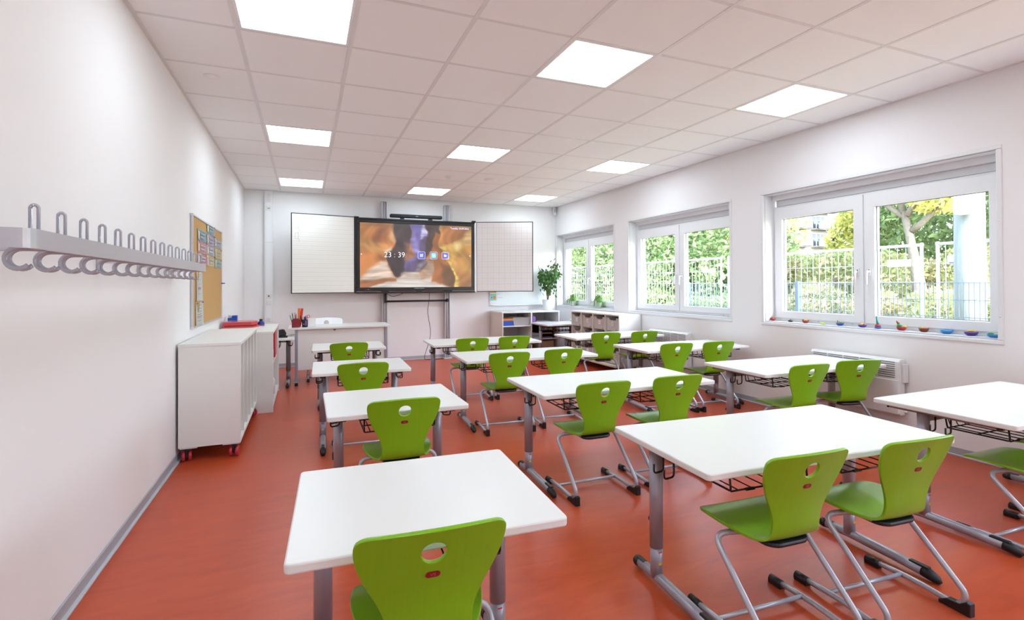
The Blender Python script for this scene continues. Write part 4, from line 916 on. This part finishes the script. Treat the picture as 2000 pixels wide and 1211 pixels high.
for k, (x, y, r, lab) in enumerate(chairs):
    o = proto if k == 0 else copy_tree(proto)
    o.location = (x, y, 0); o.rotation_euler = (0, 0, math.radians(r)); o['label'] = lab; o['category'] = 'chair'; o['group'] = GRP
wc = make_chair('teacher_chair', 'white plywood chair with a round hole behind the teacher desk', 'chair', 'white_ply', 'teacher chair')
del wc['group']; wc.location = (.275, 7.56, 0); wc.rotation_euler = (0, 0, PI); wc.scale = (1.17, 1.17, 1.17)

# ------------------------------------------------------------------ student tables
ZT, TD = .630, .643
def desk(name, W, label, group):
    t = thing(name, label, 'table', (0, 0, 0), 0, group); h, d = W / 2, TD / 2
    obj('tabletop', B().prism(rrect(-h, -d, h, d, .016, 4), ZT - .026, ZT, 'z', .005), 'table_white', t)
    zr = ZT - .026
    for s in (-1, 1):
        x = s * (h - .079); ly = .104
        obj('side_rail', B().box((x - .02, -.22, zr - .022), (x + .02, .27, zr), .004), 'rail_grey', t); 
        leg = obj('leg', B().tube([(x, ly, .165), (x, ly, zr - .02)], .0285, 24).tube([(x, ly, .04), (x, ly, .17)], .0262, 24), 'steel', t)
        obj('sticker', B().box((x - .008, ly - .0272, .148), (x + .008, ly - .0255, .153)), 'pen_red', leg); obj('height_sticker', B().box((x - .007, ly - .0272, .098), (x + .007, ly - .0255, .108)), 'pen_yellow', leg)
        obj('height_knob', B().tube([(x, ly + .026, .27), (x, ly + .042, .27)], .013, 12), 'black_plastic', leg)
        ft = obj('foot', B().tube([(x, -.25, .030), (x, -.1, .036), (x, ly, .040), (x, .24, .034)], .0215, 16, sx=1, sy=1.0), 'steel', t)
        obj('foot_cap', B().tube([(x, -.235, .031), (x, -.262, .029), (x, -.29, .020), (x, -.303, .010)], [.0228, .0236, .019, .010], 14).box((x - .012, -.262, .045), (x + .012, -.18, .0585), .005, 2), 'black_plastic', ft)
        obj('foot_cap', B().tube([(x, .225, .035), (x, .25, .032), (x, .268, .024)], [.0228, .0236, .014], 14).box((x - .012, .185, .045), (x + .012, .245, .058), .005, 2), 'black_plastic', ft)
        for yy_ in (.045, -.025):
            obj('bag_hook', B().tube(fillet([(x + s * .004, yy_, zr - .02), (x + s * .004, yy_, zr - .095), (x + s * .05, yy_, zr - .10), (x + s * .05, yy_, zr - .062)], .014, 4), .0042, 8), 'black_wire', t)
        obj('rail_end', B().box((x - .021, -.245, zr - .024), (x + .021, -.218, zr), .005, 2), 'black_plastic', t); obj('rail_end', B().box((x - .021, .268, zr - .024), (x + .021, .28, zr), .005, 2), 'black_plastic', t)
    obj('crossbar', B().box((-(h - .10), .085, zr - .062), (h - .10, .123, zr - .026), .004), 'rail_grey', t)
    for cx in ((-.265, .30) if W > 1 else (.01,)):
        bw = .19; bb = B(); zb = .508; yf, yr = -.215, .05
        for q in range(6):
            xx = cx - bw + .03 + (2 * bw - .06) * q / 5
            bb.tube(fillet([(xx, yf - .0, zb + .003), (xx, yr, zb + .003), (xx, yr + .02, zr - .03)], .012, 3), .0028, 6)
        for xx in (cx - bw, cx + bw):
            bb.tube(fillet([(xx, yf + .01, zr), (xx, yf, zb), (xx, yr, zb), (xx, yr + .015, zr)], .01, 3), .0042, 6)
        for yy_ in (yf, -.08, yr): bb.tube([(cx - bw, yy_, zb - .001), (cx + bw, yy_, zb - .001)], .0038, 6)
        bb.tube([(cx - bw, yr + .018, zr - .03), (cx + bw, yr + .018, zr - .03)], .0038, 6)
        for xx in (cx - .10, cx + .10): bb.box((xx - .022, yf - .006, zb - .007), (xx + .022, yf + .006, zb + .003), .002)
        obj('wire_basket', bb, 'black_wire', t)
    return t
d2 = desk('double_table', 1.289, '', 'white double student tables'); d1 = desk('single_table', .743, '', 'white single student tables')
bpy.context.view_layer.update()
doubles = [(1.953, 1.661, -3.3, 'large white double table foremost in the middle row, two chairs before it'), (1.960, 3.035, -1.4, 'white double table, second from the front in the middle row'),
           (1.941, 4.506, -2.7, 'white double table, third from the front in the middle row'), (1.946, 5.763, -2.4, 'white double table farthest back in the middle row, before the screen'),
           (3.669, 1.614, -.1, 'white double table foremost at the window side, cut by the picture edge'), (3.737, 3.021, -2.1, 'white double table beside the nearest heater, second at the window side'),
           (3.762, 4.42, -2.6, 'white double table, third from the front at the window side'), (3.705, 5.737, -2.2, 'white double table farthest back at the window side, before the tray cabinet')]
singles = [(.337, 1.622, -2.9, 'white single table nearest the camera with an empty top'), (.469, 3.027, -.1, 'white single table, second from the front along the aisle'),
           (.420, 4.392, -1.7, 'white single table, third from the front along the aisle'), (.435, 5.868, -1.6, 'white single table farthest along the aisle, before the teacher desk'),
           (-.507, 7.26, 0, 'white single table against the left wall behind the shelf cabinet, black punch on it'), (4.03, 7.80, 0, 'white single table in the back corner between shelf and tray cabinet')]
for L_, pr_ in ((doubles, d2), (singles, d1)):
    for k, (x, y, r, lab) in enumerate(L_):
        o = pr_ if k == 0 else copy_tree(pr_)
        o.location = (x, y, 0); o.rotation_euler = (0, 0, math.radians(r)); o['label'] = lab

# ------------------------------------------------------------------ teacher desk
t = thing('teacher_desk', 'wide white teacher desk with a front panel before the board wall', 'desk', (0, 0, 0))
obj('tabletop', B().prism(rrect(-.216, 7.185, 1.10, 7.75, .01, 3), .715, .74, 'z', .003), 'table_white', t)
obj('modesty_panel', B().box((-.112, 7.245, .175), (1.02, 7.262, .715), .002), 'cream_board', t)
for x in (-.114, 1.035):
    lg = obj('leg', B().box((x - .018, 7.225, .03), (x + .018, 7.262, .715), .004), 'steel', t)
    ft = obj('foot', B().box((x - .018, 7.11, .008), (x + .018, 7.70, .035), .004), 'steel', t)
    obj('foot_cap', B().box((x - .02, 7.09, .0), (x + .02, 7.125, .037), .006, 2), 'black_plastic', ft); obj('foot_cap', B().box((x - .02, 7.69, .0), (x + .02, 7.72, .037), .006, 2), 'black_plastic', ft)
obj('lock', B().tube([(.36, 7.238, .695), (.36, 7.246, .695)], .012, 14).box((.345, 7.24, .688), (.375, 7.246, .702), .002), 'socket_dark', t)
# pen holder
t = thing('pen_holder', 'dark red pen box holding an orange ruler on the teacher desk', 'pen holder', (-.12, 7.29, .74))
obj('front_plate', B().prism([(-.05, 0), (.05, 0), (.05, .1), (.035, .117), (.0, .122), (-.035, .117), (-.05, .1)], -.045, -.04, 'y', .001), 'dark_red', t)
obj('box_body', B().box((-.048, -.04, 0), (.048, .04, .004)).box((-.048, -.04, 0), (-.044, .04, .09)).box((.044, -.04, 0), (.048, .04, .09)).box((-.048, .036, 0), (.048, .04, .1)), 'dark_red', t)
def pen(name, loc, lean, h, r, m_, lab, cat='pen', flat=False):
    tip = (lean[0], lean[1], h)
    bb = B().tube([(0, 0, 0), (tip[0] * .9, tip[1] * .9, h * .9), tip], [r, r, r * .6], 8) if not flat else B().box((-.016, -.002, 0), (.016, .002, h), .001)
    tag(obj(name, bb, m_, None, loc, (0, 0, 0) if not flat else (0, lean[0], 0)), lab, cat, 'pens on the teacher desk')
pen('ruler', (-.088, 7.30, .748), (.03, 0), .242, .01, 'pen_orange', 'broad orange ruler standing in the dark red pen box', 'ruler', True)
pen('ruler', (-.075, 7.315, .748), (.13, 0), .242, .01, 'pen_red', 'red ruler leaning beside the orange one', 'ruler', True)
for k, (c, lx, h) in enumerate((('pen_green', -.055, .16), ('pen_black', -.035, .185), ('pen_lilac', -.01, .19), ('pen_wood', -.005, .175), ('pen_orange', -.03, .155), ('pen_lilac', .01, .165))):
    pen('pen', (-.15 + .012 * k, 7.285 + .006 * (k % 3), .746), (lx * .8, .005), h, .0055, c, ['green pen leaning far out of the dark red pen box', 'black pen in the dark red pen box', 'pale lilac pen tallest in the dark red pen box', 'wooden pencil in the dark red pen box', 'short orange pen in the dark red pen box', 'pale lilac pen beside the orange ruler'][k])
t = thing('pen_cup', 'black patterned pen cup filled with markers on the teacher desk', 'pen cup', (-.010, 7.29, .74))
obj('cup', B().lathe([(0, 0), (.036, 0), (.037, .1), (.034, .1), (.033, .004), (0, .004)], 22), 'pen_black', t)
obj('cup_pattern', B().box((.005, -.0385, .02), (.02, -.0365, .085)).box((-.02, -.0385, .03), (-.005, -.0365, .05)), 'purple', t)
for k, (c, dx, dy, h) in enumerate((('pen_black', -.04, 0, .15), ('pen_yellow', -.02, .01, .125), ('pen_blue', -.005, .0, .135), ('pen_blue', .008, .01, .14), ('pen_red', .02, 0, .13), ('pen_blue', .0, -.012, .132))):
    pen('marker', (-.010 + dx * .4, 7.29 + dy, .746), (dx, dy), h, .0065, c, ['black marker leaning out of the pen cup', 'yellow marker in the pen cup', 'blue marker in the middle of the pen cup', 'tall blue marker at the back of the pen cup', 'red marker in the pen cup', 'blue marker at the front of the pen cup'][k], 'marker')
t = thing('scissors', 'red handled scissors standing in the black pen cup', 'scissors', (.012, 7.285, .746))
obj('handle', B().tube([(.022 + .014 * math.cos(a), 0, .135 + .02 * math.sin(a)) for a in [2 * PI * i / 14 for i in range(15)]], .003, 6, cap=False).tube([(-.004 + .012 * math.cos(a), 0, .13 + .016 * math.sin(a)) for a in [2 * PI * i / 14 for i in range(15)]], .003, 6, cap=False), 'pen_red', t); obj('blade', B().box((-.004, -.001, .0), (.006, .001, .115)), 'alu', t)
t = thing('paper_stand', 'clear white plastic sheet stand beside the pen cup', 'stand', (.078, 7.30, .74))
obj('front_sheet', B().box((-.048, -.012, 0), (.048, -.009, .118), .0008), 'white_paper', t); obj('foot_sheet', B().box((-.048, -.012, 0), (.048, .05, .003), .0008), 'white_pvc', t)
# hole punch
t = thing('hole_punch', 'black office punch on the table against the left wall', 'punch', (-.29, 7.12, .63))
obj('base', B().box((-.07, -.05, 0), (.075, .06, .018), .004, 2), 'black_plastic', t); obj('lever', B().prism([(-.05, .02), (.055, .02), (.06, .05), (.04, .095), (.02, .105), (-.05, .095), (-.06, .06)], -.04, .04, 'y', .008), 'black_plastic', t)
obj('paper_guide', B().box((.07, -.03, .008), (.13, -.02, .014), .001), 'alu', t)

# ------------------------------------------------------------------ clay bowls on the nearest sill
def bowl(t, m_, r=.03, h=.025, sx=1., part='bowl'):
    bb = B().lathe([(0, 0), (r * .5, 0), (r * .85, h * .45), (r, h), (r * .85, h), (r * .6, h * .5), (0, h * .4)], 18)
    for v in bb.bm.verts: v.co.y *= sx; v.co.z += .004 * math.sin(v.co.x * 140 + v.co.y * 90) * (v.co.z / h)
    return obj(part, bb, m_, t)
def blob(t, name, c, r, m_, sc=(1, 1, 1)): return obj(name, B().ball(c, r, sc, 2), m_, t)
def clay(y, lab, x=4.595): return thing('clay_bowl', lab, 'clay figure', (x, y, WZ0 + .012), 0, 'clay figures on the nearest sill')
t = clay(3.955, 'small red clay bowl with green stalk at the far end of the sill'); bowl(t, 'clay_red', .027, .026); blob(t, 'filling', (0, .0, .022), .014, 'clay_crimson'); obj('stalk', B().tube([(0, .01, .02), (-.002, .016, .05)], .002, 6), 'clay_green', t)
t = clay(3.745, 'flat black clay lump with a red dot on the window sill'); blob(t, 'body', (0, 0, .009), .025, 'clay_black', (.9, 1, .42)); blob(t, 'dot', (-.005, -.004, .021), .007, 'clay_red')
t = clay(3.575, 'brown-red clay bowl with yellow filling and black stripe'); bowl(t, 'clay_red', .031, .026); blob(t, 'filling', (0, 0, .024), .021, 'clay_yellow', (1, 1, .6)); blob(t, 'stripe', (-.006, .018, .03), .008, 'clay_black', (1, 1.6, .7))
t = clay(3.395, 'bright lime yellow clay lump alone on the sill'); blob(t, 'body', (0, 0, .009), .024, 'clay_lime', (.7, 1, .4))
t = clay(3.225, 'blue clay bowl with orange and green balls'); bowl(t, 'clay_blue', .032, .022); blob(t, 'orange_ball', (0, .008, .026), .013, 'clay_orange'); blob(t, 'green_ball', (-.004, -.012, .024), .011, 'clay_green'); obj('stalk', B().tube([(0, .02, .02), (0, .024, .048)], .004, 6), 'clay_teal', t)
t = clay(3.02, 'purple clay bowl with yellow and red pieces, smaller one'); bowl(t, 'clay_purple', .033, .02); blob(t, 'yellow_piece', (0, .006, .024), .013, 'clay_yellow'); blob(t, 'red_piece', (-.003, -.014, .022), .009, 'clay_red')
t = clay(2.875, 'red clay lump with a tall teal cone, tallest figure on the sill', 4.575); blob(t, 'foot', (0, 0, .009), .026, 'clay_blue', (1, 1, .42)); blob(t, 'body', (0, 0, .024), .023, 'clay_crimson', (1, 1, .72)); obj('cone', B().tube([(0, 0, .035), (-.002, .003, .06), (-.002, .008, .108)], [.012, .0085, .0055], 12), 'clay_teal', t)
t = clay(2.69, 'crimson clay bowl with a green ball and red cone leaning out', 4.58); bowl(t, 'clay_crimson', .036, .028); blob(t, 'green_ball', (-.004, .014, .038), .019, 'clay_green'); obj('red_cone', B().tube([(-.004, .018, .05), (-.006, .034, .076)], [.011, .006], 10), 'clay_red', t); blob(t, 'yellow_piece', (0, -.024, .032), .012, 'clay_yellow', (1, 1.4, .8))
t = clay(2.535, 'dark brown clay bowl with orange filling'); bowl(t, 'clay_brown', .034, .028); blob(t, 'filling', (0, 0, .026), .02, 'clay_orange', (1, 1, .55)); blob(t, 'yellow_piece', (-.006, .01, .034), .008, 'clay_yellow')
t = clay(2.375, 'wide sky blue clay bowl with blue rim and small purple dot', 4.59); bowl(t, 'clay_sky', .043, .028); blob(t, 'dot', (-.006, -.008, .02), .01, 'clay_purple', (1, 1.4, .8))
t = clay(2.215, 'wide purple clay bowl with a yellow rope inside', 4.58); bowl(t, 'clay_purple', .042, .026); obj('yellow_rope', B().tube([(0, .028, .026), (-.005, .01, .034), (0, -.012, .036), (0, -.03, .028)], .007, 8), 'clay_yellow', t)
t = clay(2.075, 'sky blue clay bowl with green and yellow pieces at the near end of the sill', 4.565); bowl(t, 'clay_sky', .038, .022); blob(t, 'green_piece', (-.002, .014, .026), .013, 'clay_green', (1, 1.5, .7)); blob(t, 'yellow_piece', (0, -.012, .022), .009, 'clay_yellow', (1, 1.4, .8))

# ------------------------------------------------------------------ outside
b = B(); NXg, NYg = 30, 40; V = {}
def gh(x, y): return -.05 + 1.55 * min(1, max(0, (x - 9.2) / 5.0)) ** 1.4 + .5 * min(1, max(0, (x - 15) / 15)) + .10 * math.sin(x * 1.3) * math.sin(y * .8) * min(1, max(0, (x - 9) / 3))
for i in range(NXg + 1):
    for j in range(NYg + 1):
        x = XR + .34 + (95 - XR) * (i / NXg) ** 2.2; y = -30 + 130 * j / NYg; V[i, j] = b.bm.verts.new((x, y, gh(x, y)))
for i in range(NXg):
    for j in range(NYg): b.bm.faces.new((V[i, j], V[i + 1, j], V[i + 1, j + 1], V[i, j + 1])).smooth = True
o = struct('ground', b, ['dry_grass'])
# low mat fence
t = thing('mat_fence', 'low grey double-wire fence with a square post close to the building', 'fence', (7.0, 0, 0))
fy0, fy1, fz = -2.0, 8.0, 1.29
wires = B()
n_ = int((fy1 - fy0) / .05)
wm = B().tube([(0, 0, .05), (0, 0, fz)], .003, 4).done('wire'); 
for k in range(n_ + 1):
    y = fy0 + .05 * k
    wires.box((-.003, y - .003, .05), (.003, y + .003, fz))
o = obj('vertical_wires', wires, 'fence_grey', t); o['kind'] = 'stuff'
for k in range(7): obj('rail_wire', B().box((-.009, fy0, fz - .005 - .2 * k), (-.003, fy1, fz + .003 - .2 * k)).box((.003, fy0, fz - .005 - .2 * k), (.009, fy1, fz + .003 - .2 * k)), 'fence_grey', t)
for y in (.55, 3.06, 5.57, 7.98): obj('post', B().box((-.035, y - .03, -.3), (.035, y + .03, fz + .03), .004), 'fence_grey', t)
# mobile site fence: one thing per panel
def site_fence(y0, y1, lab, x=8.2, sign=None):
    t = thing('site_fence_panel', lab, 'fence', (x, 0, 0), 0, 'galvanised site fence panels'); z0, z1 = .12, 1.835
    obj('panel_frame', B().tube([(0, y0, z1), (0, y1, z1)], .021, 10).tube([(0, y0, z0), (0, y1, z0)], .021, 10).tube([(0, y0 + .02, -.05), (0, y0 + .02, z1 + .03)], .021, 10).tube([(0, y1 - .02, -.05), (0, y1 - .02, z1 + .03)], .021, 10), 'galv', t)
    n_ = round((y1 - y0) / .113)
    wv = B().tube([(0, 0, z0), (0, 0, z1)], .0034, 5).done('upright_wire'); wv.materials.append(M['galv'])
    for k in range(1, n_): obj('upright_wire', wv, None, t, (0, y0 + (y1 - y0) * k / n_, 0))
    for z in (.4, .68, 1.0, 1.30, 1.56): obj('cross_wire', B().tube([(.006, y0, z), (.006, y1, z)], .0034, 5), 'galv', t)
    for y in (y0 + .02, y1 - .02): obj('foot_block', B().box((-.35, y - .1, -.08), (.35, y + .1, .08), .02), 'asphalt', t)
    return t
pan = [(.6, 4.36, 'site fence panel behind the wooden pole'), (4.52, 8.16, 'site fence panel with the large sign, seen in the nearest window'), (8.32, 11.8, 'site fence panel with a blank sign, seen in the middle window'), (11.96, 15.5, 'site fence panel at the left half of the middle window'),
       (15.66, 19.2, 'site fence panel seen in the far window, nearer half'), (19.36, 23.2, 'site fence panel seen in the far window, farther half'), (-3.3, .44, 'site fence panel beyond the picture edge')]
for a, c, lab in pan: site_fence(a, c, lab)
def sign(y0, y1, z0, z1, lab, txt=None, size=.12, dark=None):
    t = thing('fence_sign', lab, 'sign', (8.15, 0, 0)); obj('sign_plate', B().box((-.004, y0, z0), (.004, y1, z1), .002), 'sign_white', t)
    if txt: obj('lettering', text_mesh(txt, size, .0005, 'CENTER'), 'sign_print', t, (-.0052, (y0 + y1) / 2, z0 + (z1 - z0) * .28), (PI / 2, 0, -PI / 2))
    if dark: obj('print_strip', B().box((-.0052, y0 + .005, z0 + .005), (-.004, y1 - .02, z0 + .03)), 'sign_dark', t)
sign(4.655, 4.975, 1.53, 1.635, 'white sign reading MAC on the site fence', 'MAC', .1); sign(4.0, 4.20, 1.545, 1.66, 'white sign with dark strip beside the wooden pole', 'M', .1, True); sign(8.45, 8.81, 1.535, 1.60, 'blank white sign on the site fence in the middle window')
# wooden pole
t = thing('utility_pole', 'thick weathered wooden pole with a white box outside the nearest window', 'pole', (7.62, 3.69, 0))
obj('trunk', B().tube([(0, 0, -.3), (0, 0, 1.5), (0, 0, 3.0), (0, 0, 6.5)], [.162, .152, .145, .125], 28), 'pole_wood', t)
obj('white_box', B().box((-.30, -.20, 2.12), (-.14, .02, 2.62), .012, 2), 'sign_white', t)
obj('strap', B().tube([(.1545 * math.cos(a), .1545 * math.sin(a), 2.27) for a in [2 * PI * i / 24 for i in range(25)]], .008, 6, cap=False).tube([(.1545 * math.cos(a), .1545 * math.sin(a), 2.5) for a in [2 * PI * i / 24 for i in range(25)]], .008, 6, cap=False), 'galv', t)
# vegetation
def crown_mesh(seed, blobs, n_, L, m_, name='foliage'):
    r = np.random.RandomState(seed); tot = sum(b_[3] ** 2 for b_ in blobs); pts = []
    for (cx, cy, cz, R_, sz) in blobs:
        k = int(n_ * R_ ** 2 / tot); d = r.normal(size=(k, 3)); d /= np.linalg.norm(d, axis=1)[:, None]; rad = R_ * (.45 + .55 * r.rand(k) ** .5)[:, None]
        pts.append(d * rad * np.array([1, 1, sz]) + np.array([cx, cy, cz]))
    P = np.concatenate(pts); k = len(P); a = r.normal(size=(k, 3)); a /= np.linalg.norm(a, axis=1)[:, None]; b2 = np.cross(a, r.normal(size=(k, 3))); b2 /= np.linalg.norm(b2, axis=1)[:, None]
    s = L * (.6 + .8 * r.rand(k))[:, None]
    V_ = np.stack([P - a * s, P + b2 * s * .42, P + a * s, P - b2 * s * .42], 1).reshape(-1, 3)
    F_ = np.arange(k * 4).reshape(-1, 4)
    me = bpy.data.meshes.new(name); me.vertices.add(k * 4); me.vertices.foreach_set('co', V_.ravel()); me.loops.add(k * 4); me.loops.foreach_set('vertex_index', F_.ravel()); me.polygons.add(k)
    me.polygons.foreach_set('loop_start', np.arange(k) * 4); me.polygons.foreach_set('loop_total', np.full(k, 4)); me.update(); me.materials.append(M[m_]); return me
def tree(name, x, y, blobs, n_, L, m_, lab, trunk=None, cat='tree'):
    z = gh(x, y); t = thing(name, lab, cat, (x, y, z), 0, 'trees and bushes outside' if cat == 'tree' else None)
    o = obj('foliage', crown_mesh(hash(lab) % 999 if False else int(x * 37 + y * 91) % 9999, blobs, n_, L, m_), None, t); o['kind'] = 'stuff'
    tb = trunk or [[(0, 0, -.2), (.05, .03, blobs[0][2] * .5), (0, 0, blobs[0][2])]]
    for q in tb: obj('trunk' if q is tb[0] else 'branch', B().tube(fillet(q, .3, 3), [max(.03, (.14 if q is tb[0] else .07) * (1 - .5 * i / (len(fillet(q, .3, 3)) - 1))) for i in range(len(fillet(q, .3, 3)))], 10), 'bark', t)
    return t
# the forked tree in the nearest window
gz_ = gh(12.5, 7.0)
tree('forked_tree', 12.5, 7.0, [(0, .3, 3.6, 1.5, .8), (.5, 1.6, 3.3, 1.2, .7), (0, -1.2, 3.4, 1.3, .8), (1, .4, 4.6, 1.8, .8), (-.5, 2.4, 4.2, 1.3, .8), (.5, -2.6, 4.0, 1.5, .8), (0, -.4, 2.2, .5, .6)], 15000, .085, 'leaf_yellow', 'forked tree with pale trunk and yellowing leaves in the nearest window',
     [[(0, -.12, -.2), (0, 0, .5), (0, .1, 1.2), (0, .27, 1.75 + .3)], [(0, .22, 1.9), (0, .6, 2.2), (.1, .95, 2.5)], [(0, .27, 2.0), (0, .4, 2.5), (0, .45, 2.9)], [(0, .2, 1.95), (0, .0, 2.3), (0, -.1, 2.9)], [(0, .1, 1.6), (0, -.25, 1.9), (0, -.8, 2.4)]])
tree('autumn_tree', 17.0, 4.2, [(0, 0, 2.6, 1.9, .9), (0, 1.6, 2.0, 1.5, .9), (0, -1.8, 2.4, 1.7, .9), (0, .5, 4.2, 2.0, .8)], 10000, .11, 'leaf_yellow', 'yellow-green autumn tree behind the wooden pole')
tree('dark_tree', 19.5, 9.8, [(0, 0, 2.2, 2.2, .9), (.5, 1.8, 1.6, 1.4, .9), (0, -1.8, 1.8, 1.8, .9), (0, -.8, 4.4, 2.2, .9)], 12000, .12, 'leaf_dense', 'dense green tree behind the forked tree')
tree('autumn_tree', 20.5, 13.1, [(0, 0, 2.2, 1.2, .9), (0, -.4, 3.6, 1.1, .9), (0, .5, 1.4, 1.2, .9)], 6000, .11, 'leaf_yellow', 'slim yellow tree between the distant flats and the forked tree')
tree('hedge_bush', 13.2, 9.4, [(0, 0, .45, .9, .8), (0, 1.4, .4, .8, .8), (0, -1.5, .4, .9, .7), (.8, 2.6, .5, 1, .8), (.8, -2.8, .4, 1, .8)], 9000, .07, 'leaf_bush', 'dry brownish bushes on the bank in the nearest window', None, 'bush')
tree('hedge_bush', 11.6, 6.2, [(0, 0, .25, .6, .8), (0, 1.2, .25, .6, .8), (0, -1.3, .25, .6, .7), (0, 2.5, .3, .7, .8), (0, -2.6, .3, .7, .8)], 8000, .06, 'leaf_bush', 'low pale bushes along the foot of the bank', None, 'bush')
tree('green_bush', 16.0, 11.4, [(0, 0, .1, .9, .8), (.3, 1.3, .1, .9, .8), (0, -1.2, .1, .9, .8), (0, 2.6, .1, .9, .8)], 7000, .08, 'leaf_dense', 'green bush before the distant flats', None, 'bush')
for k, (x, y, s, m_, lab) in enumerate(((12.8, 13.6, 1.0, 'leaf_dense', 'bushy green tree right in the middle window'), (13.2, 16.9, 1.05, 'leaf_dense', 'bushy green tree in the centre of the middle window'), (12.9, 20.3, 1.1, 'leaf_dense', 'bushy green tree left in the middle window'),
                                 (13.3, 24.0, 1.15, 'leaf_dense', 'bushy green tree right in the far window'), (13.2, 28.4, 1.25, 'leaf_dense', 'bushy green tree left in the far window'), (17.5, 18.6, 1.5, 'leaf_yellow', 'taller yellowish tree behind the bushy trees of the middle window'), (18.0, 26.5, 1.6, 'leaf_dense', 'taller green tree behind the far window trees'), (16.5, 33.5, 1.6, 'leaf_dense', 'last green tree of the row beyond the far window'))):
    tree('bushy_tree', x, y, [(0, 0, 1.7 * s, 1.9 * s, .9), (-.3, 1.6 * s, 1.2 * s, 1.4 * s, .9), (0, -1.6 * s, 1.3 * s, 1.5 * s, .9), (0, .5, 3.6 * s, 1.7 * s, .8), (-1.0, 0, .5 * s, 1.3 * s, .8), (-.8, -1.8 * s, .4 * s, 1.1 * s, .8), (-.8, 1.8 * s, .4 * s, 1.1 * s, .8)], 17000, .085 * s ** .5, m_, lab)
tree('green_bush', 10.6, 12.0, [(0, 0, .3, .7, .8), (0, 1.6, .3, .8, .8), (0, -1.4, .3, .7, .8), (0, 3.4, .35, .9, .8)], 8000, .06, 'leaf_dense', 'low green hedge behind the site fence of the middle window', None, 'bush')
# street lamp
t = thing('street_lamp', 'thin grey street lamp before the distant flats', 'lamp', (20, 14.28, gh(20, 14.28))); hz = 3.13 - gh(20, 14.28)
obj('post', B().tube([(0, 0, 0), (0, 0, hz)], [.06, .045], 10), 'fence_grey', t); obj('lamp_head', B().lathe([(0, hz + .1), (.3, hz + .04), (.32, hz), (.05, hz), (0, hz)], 18), 'galv', t)
# distant apartment building with balconies
bt = thing('apartment_building', 'pale apartment block with long balconies seen far through the nearest window', 'building', (0, 58, 0))
obj('wall', B().box((38, 0, -1), (79.9, 12, 24)), 'facade', bt)
for f in range(-1, 6):
    z = 8.2 + 2.85 * f
    for (a, c) in ((75.9, 81.0), (68.5, 74.6), (58, 66), (46, 54)):
        bl = obj('balcony', B().box((a, -1.5, z - 1.1), (c, -1.38, z)).box((a, -1.5, z - 1.15), (c, 0, z - 1.0)).box((c - .12, -1.5, z - 1.1), (c, 0, z)), 'balcony', bt)
        obj('coping', B().box((a - .05, -1.58, z), (c + .05, -1.3, z + .1)).box((c - .2, -1.5, z), (c + .05, 0, z + .1)), 'slab_edge', bl)
        q = a + .9
        while q < c - .3: obj('panel_joint', B().box((q, -1.515, z - 1.05), (q + .05, -1.5, z)), 'slab_edge', bl); q += .95
        ww = min(c - .6, 79.3); x_ = a + .3
        while x_ + .9 < ww + .5:
            wd = obj('window', B().box((x_ - .06, -.06, z - .9), (x_ + .86, -.02, z + 1.25)), 'far_frame', bt); obj('pane', B().box((x_ + .02, -.09, z - .8), (x_ + .78, -.06, z + 1.15)), 'far_glass', wd); x_ += 1.0
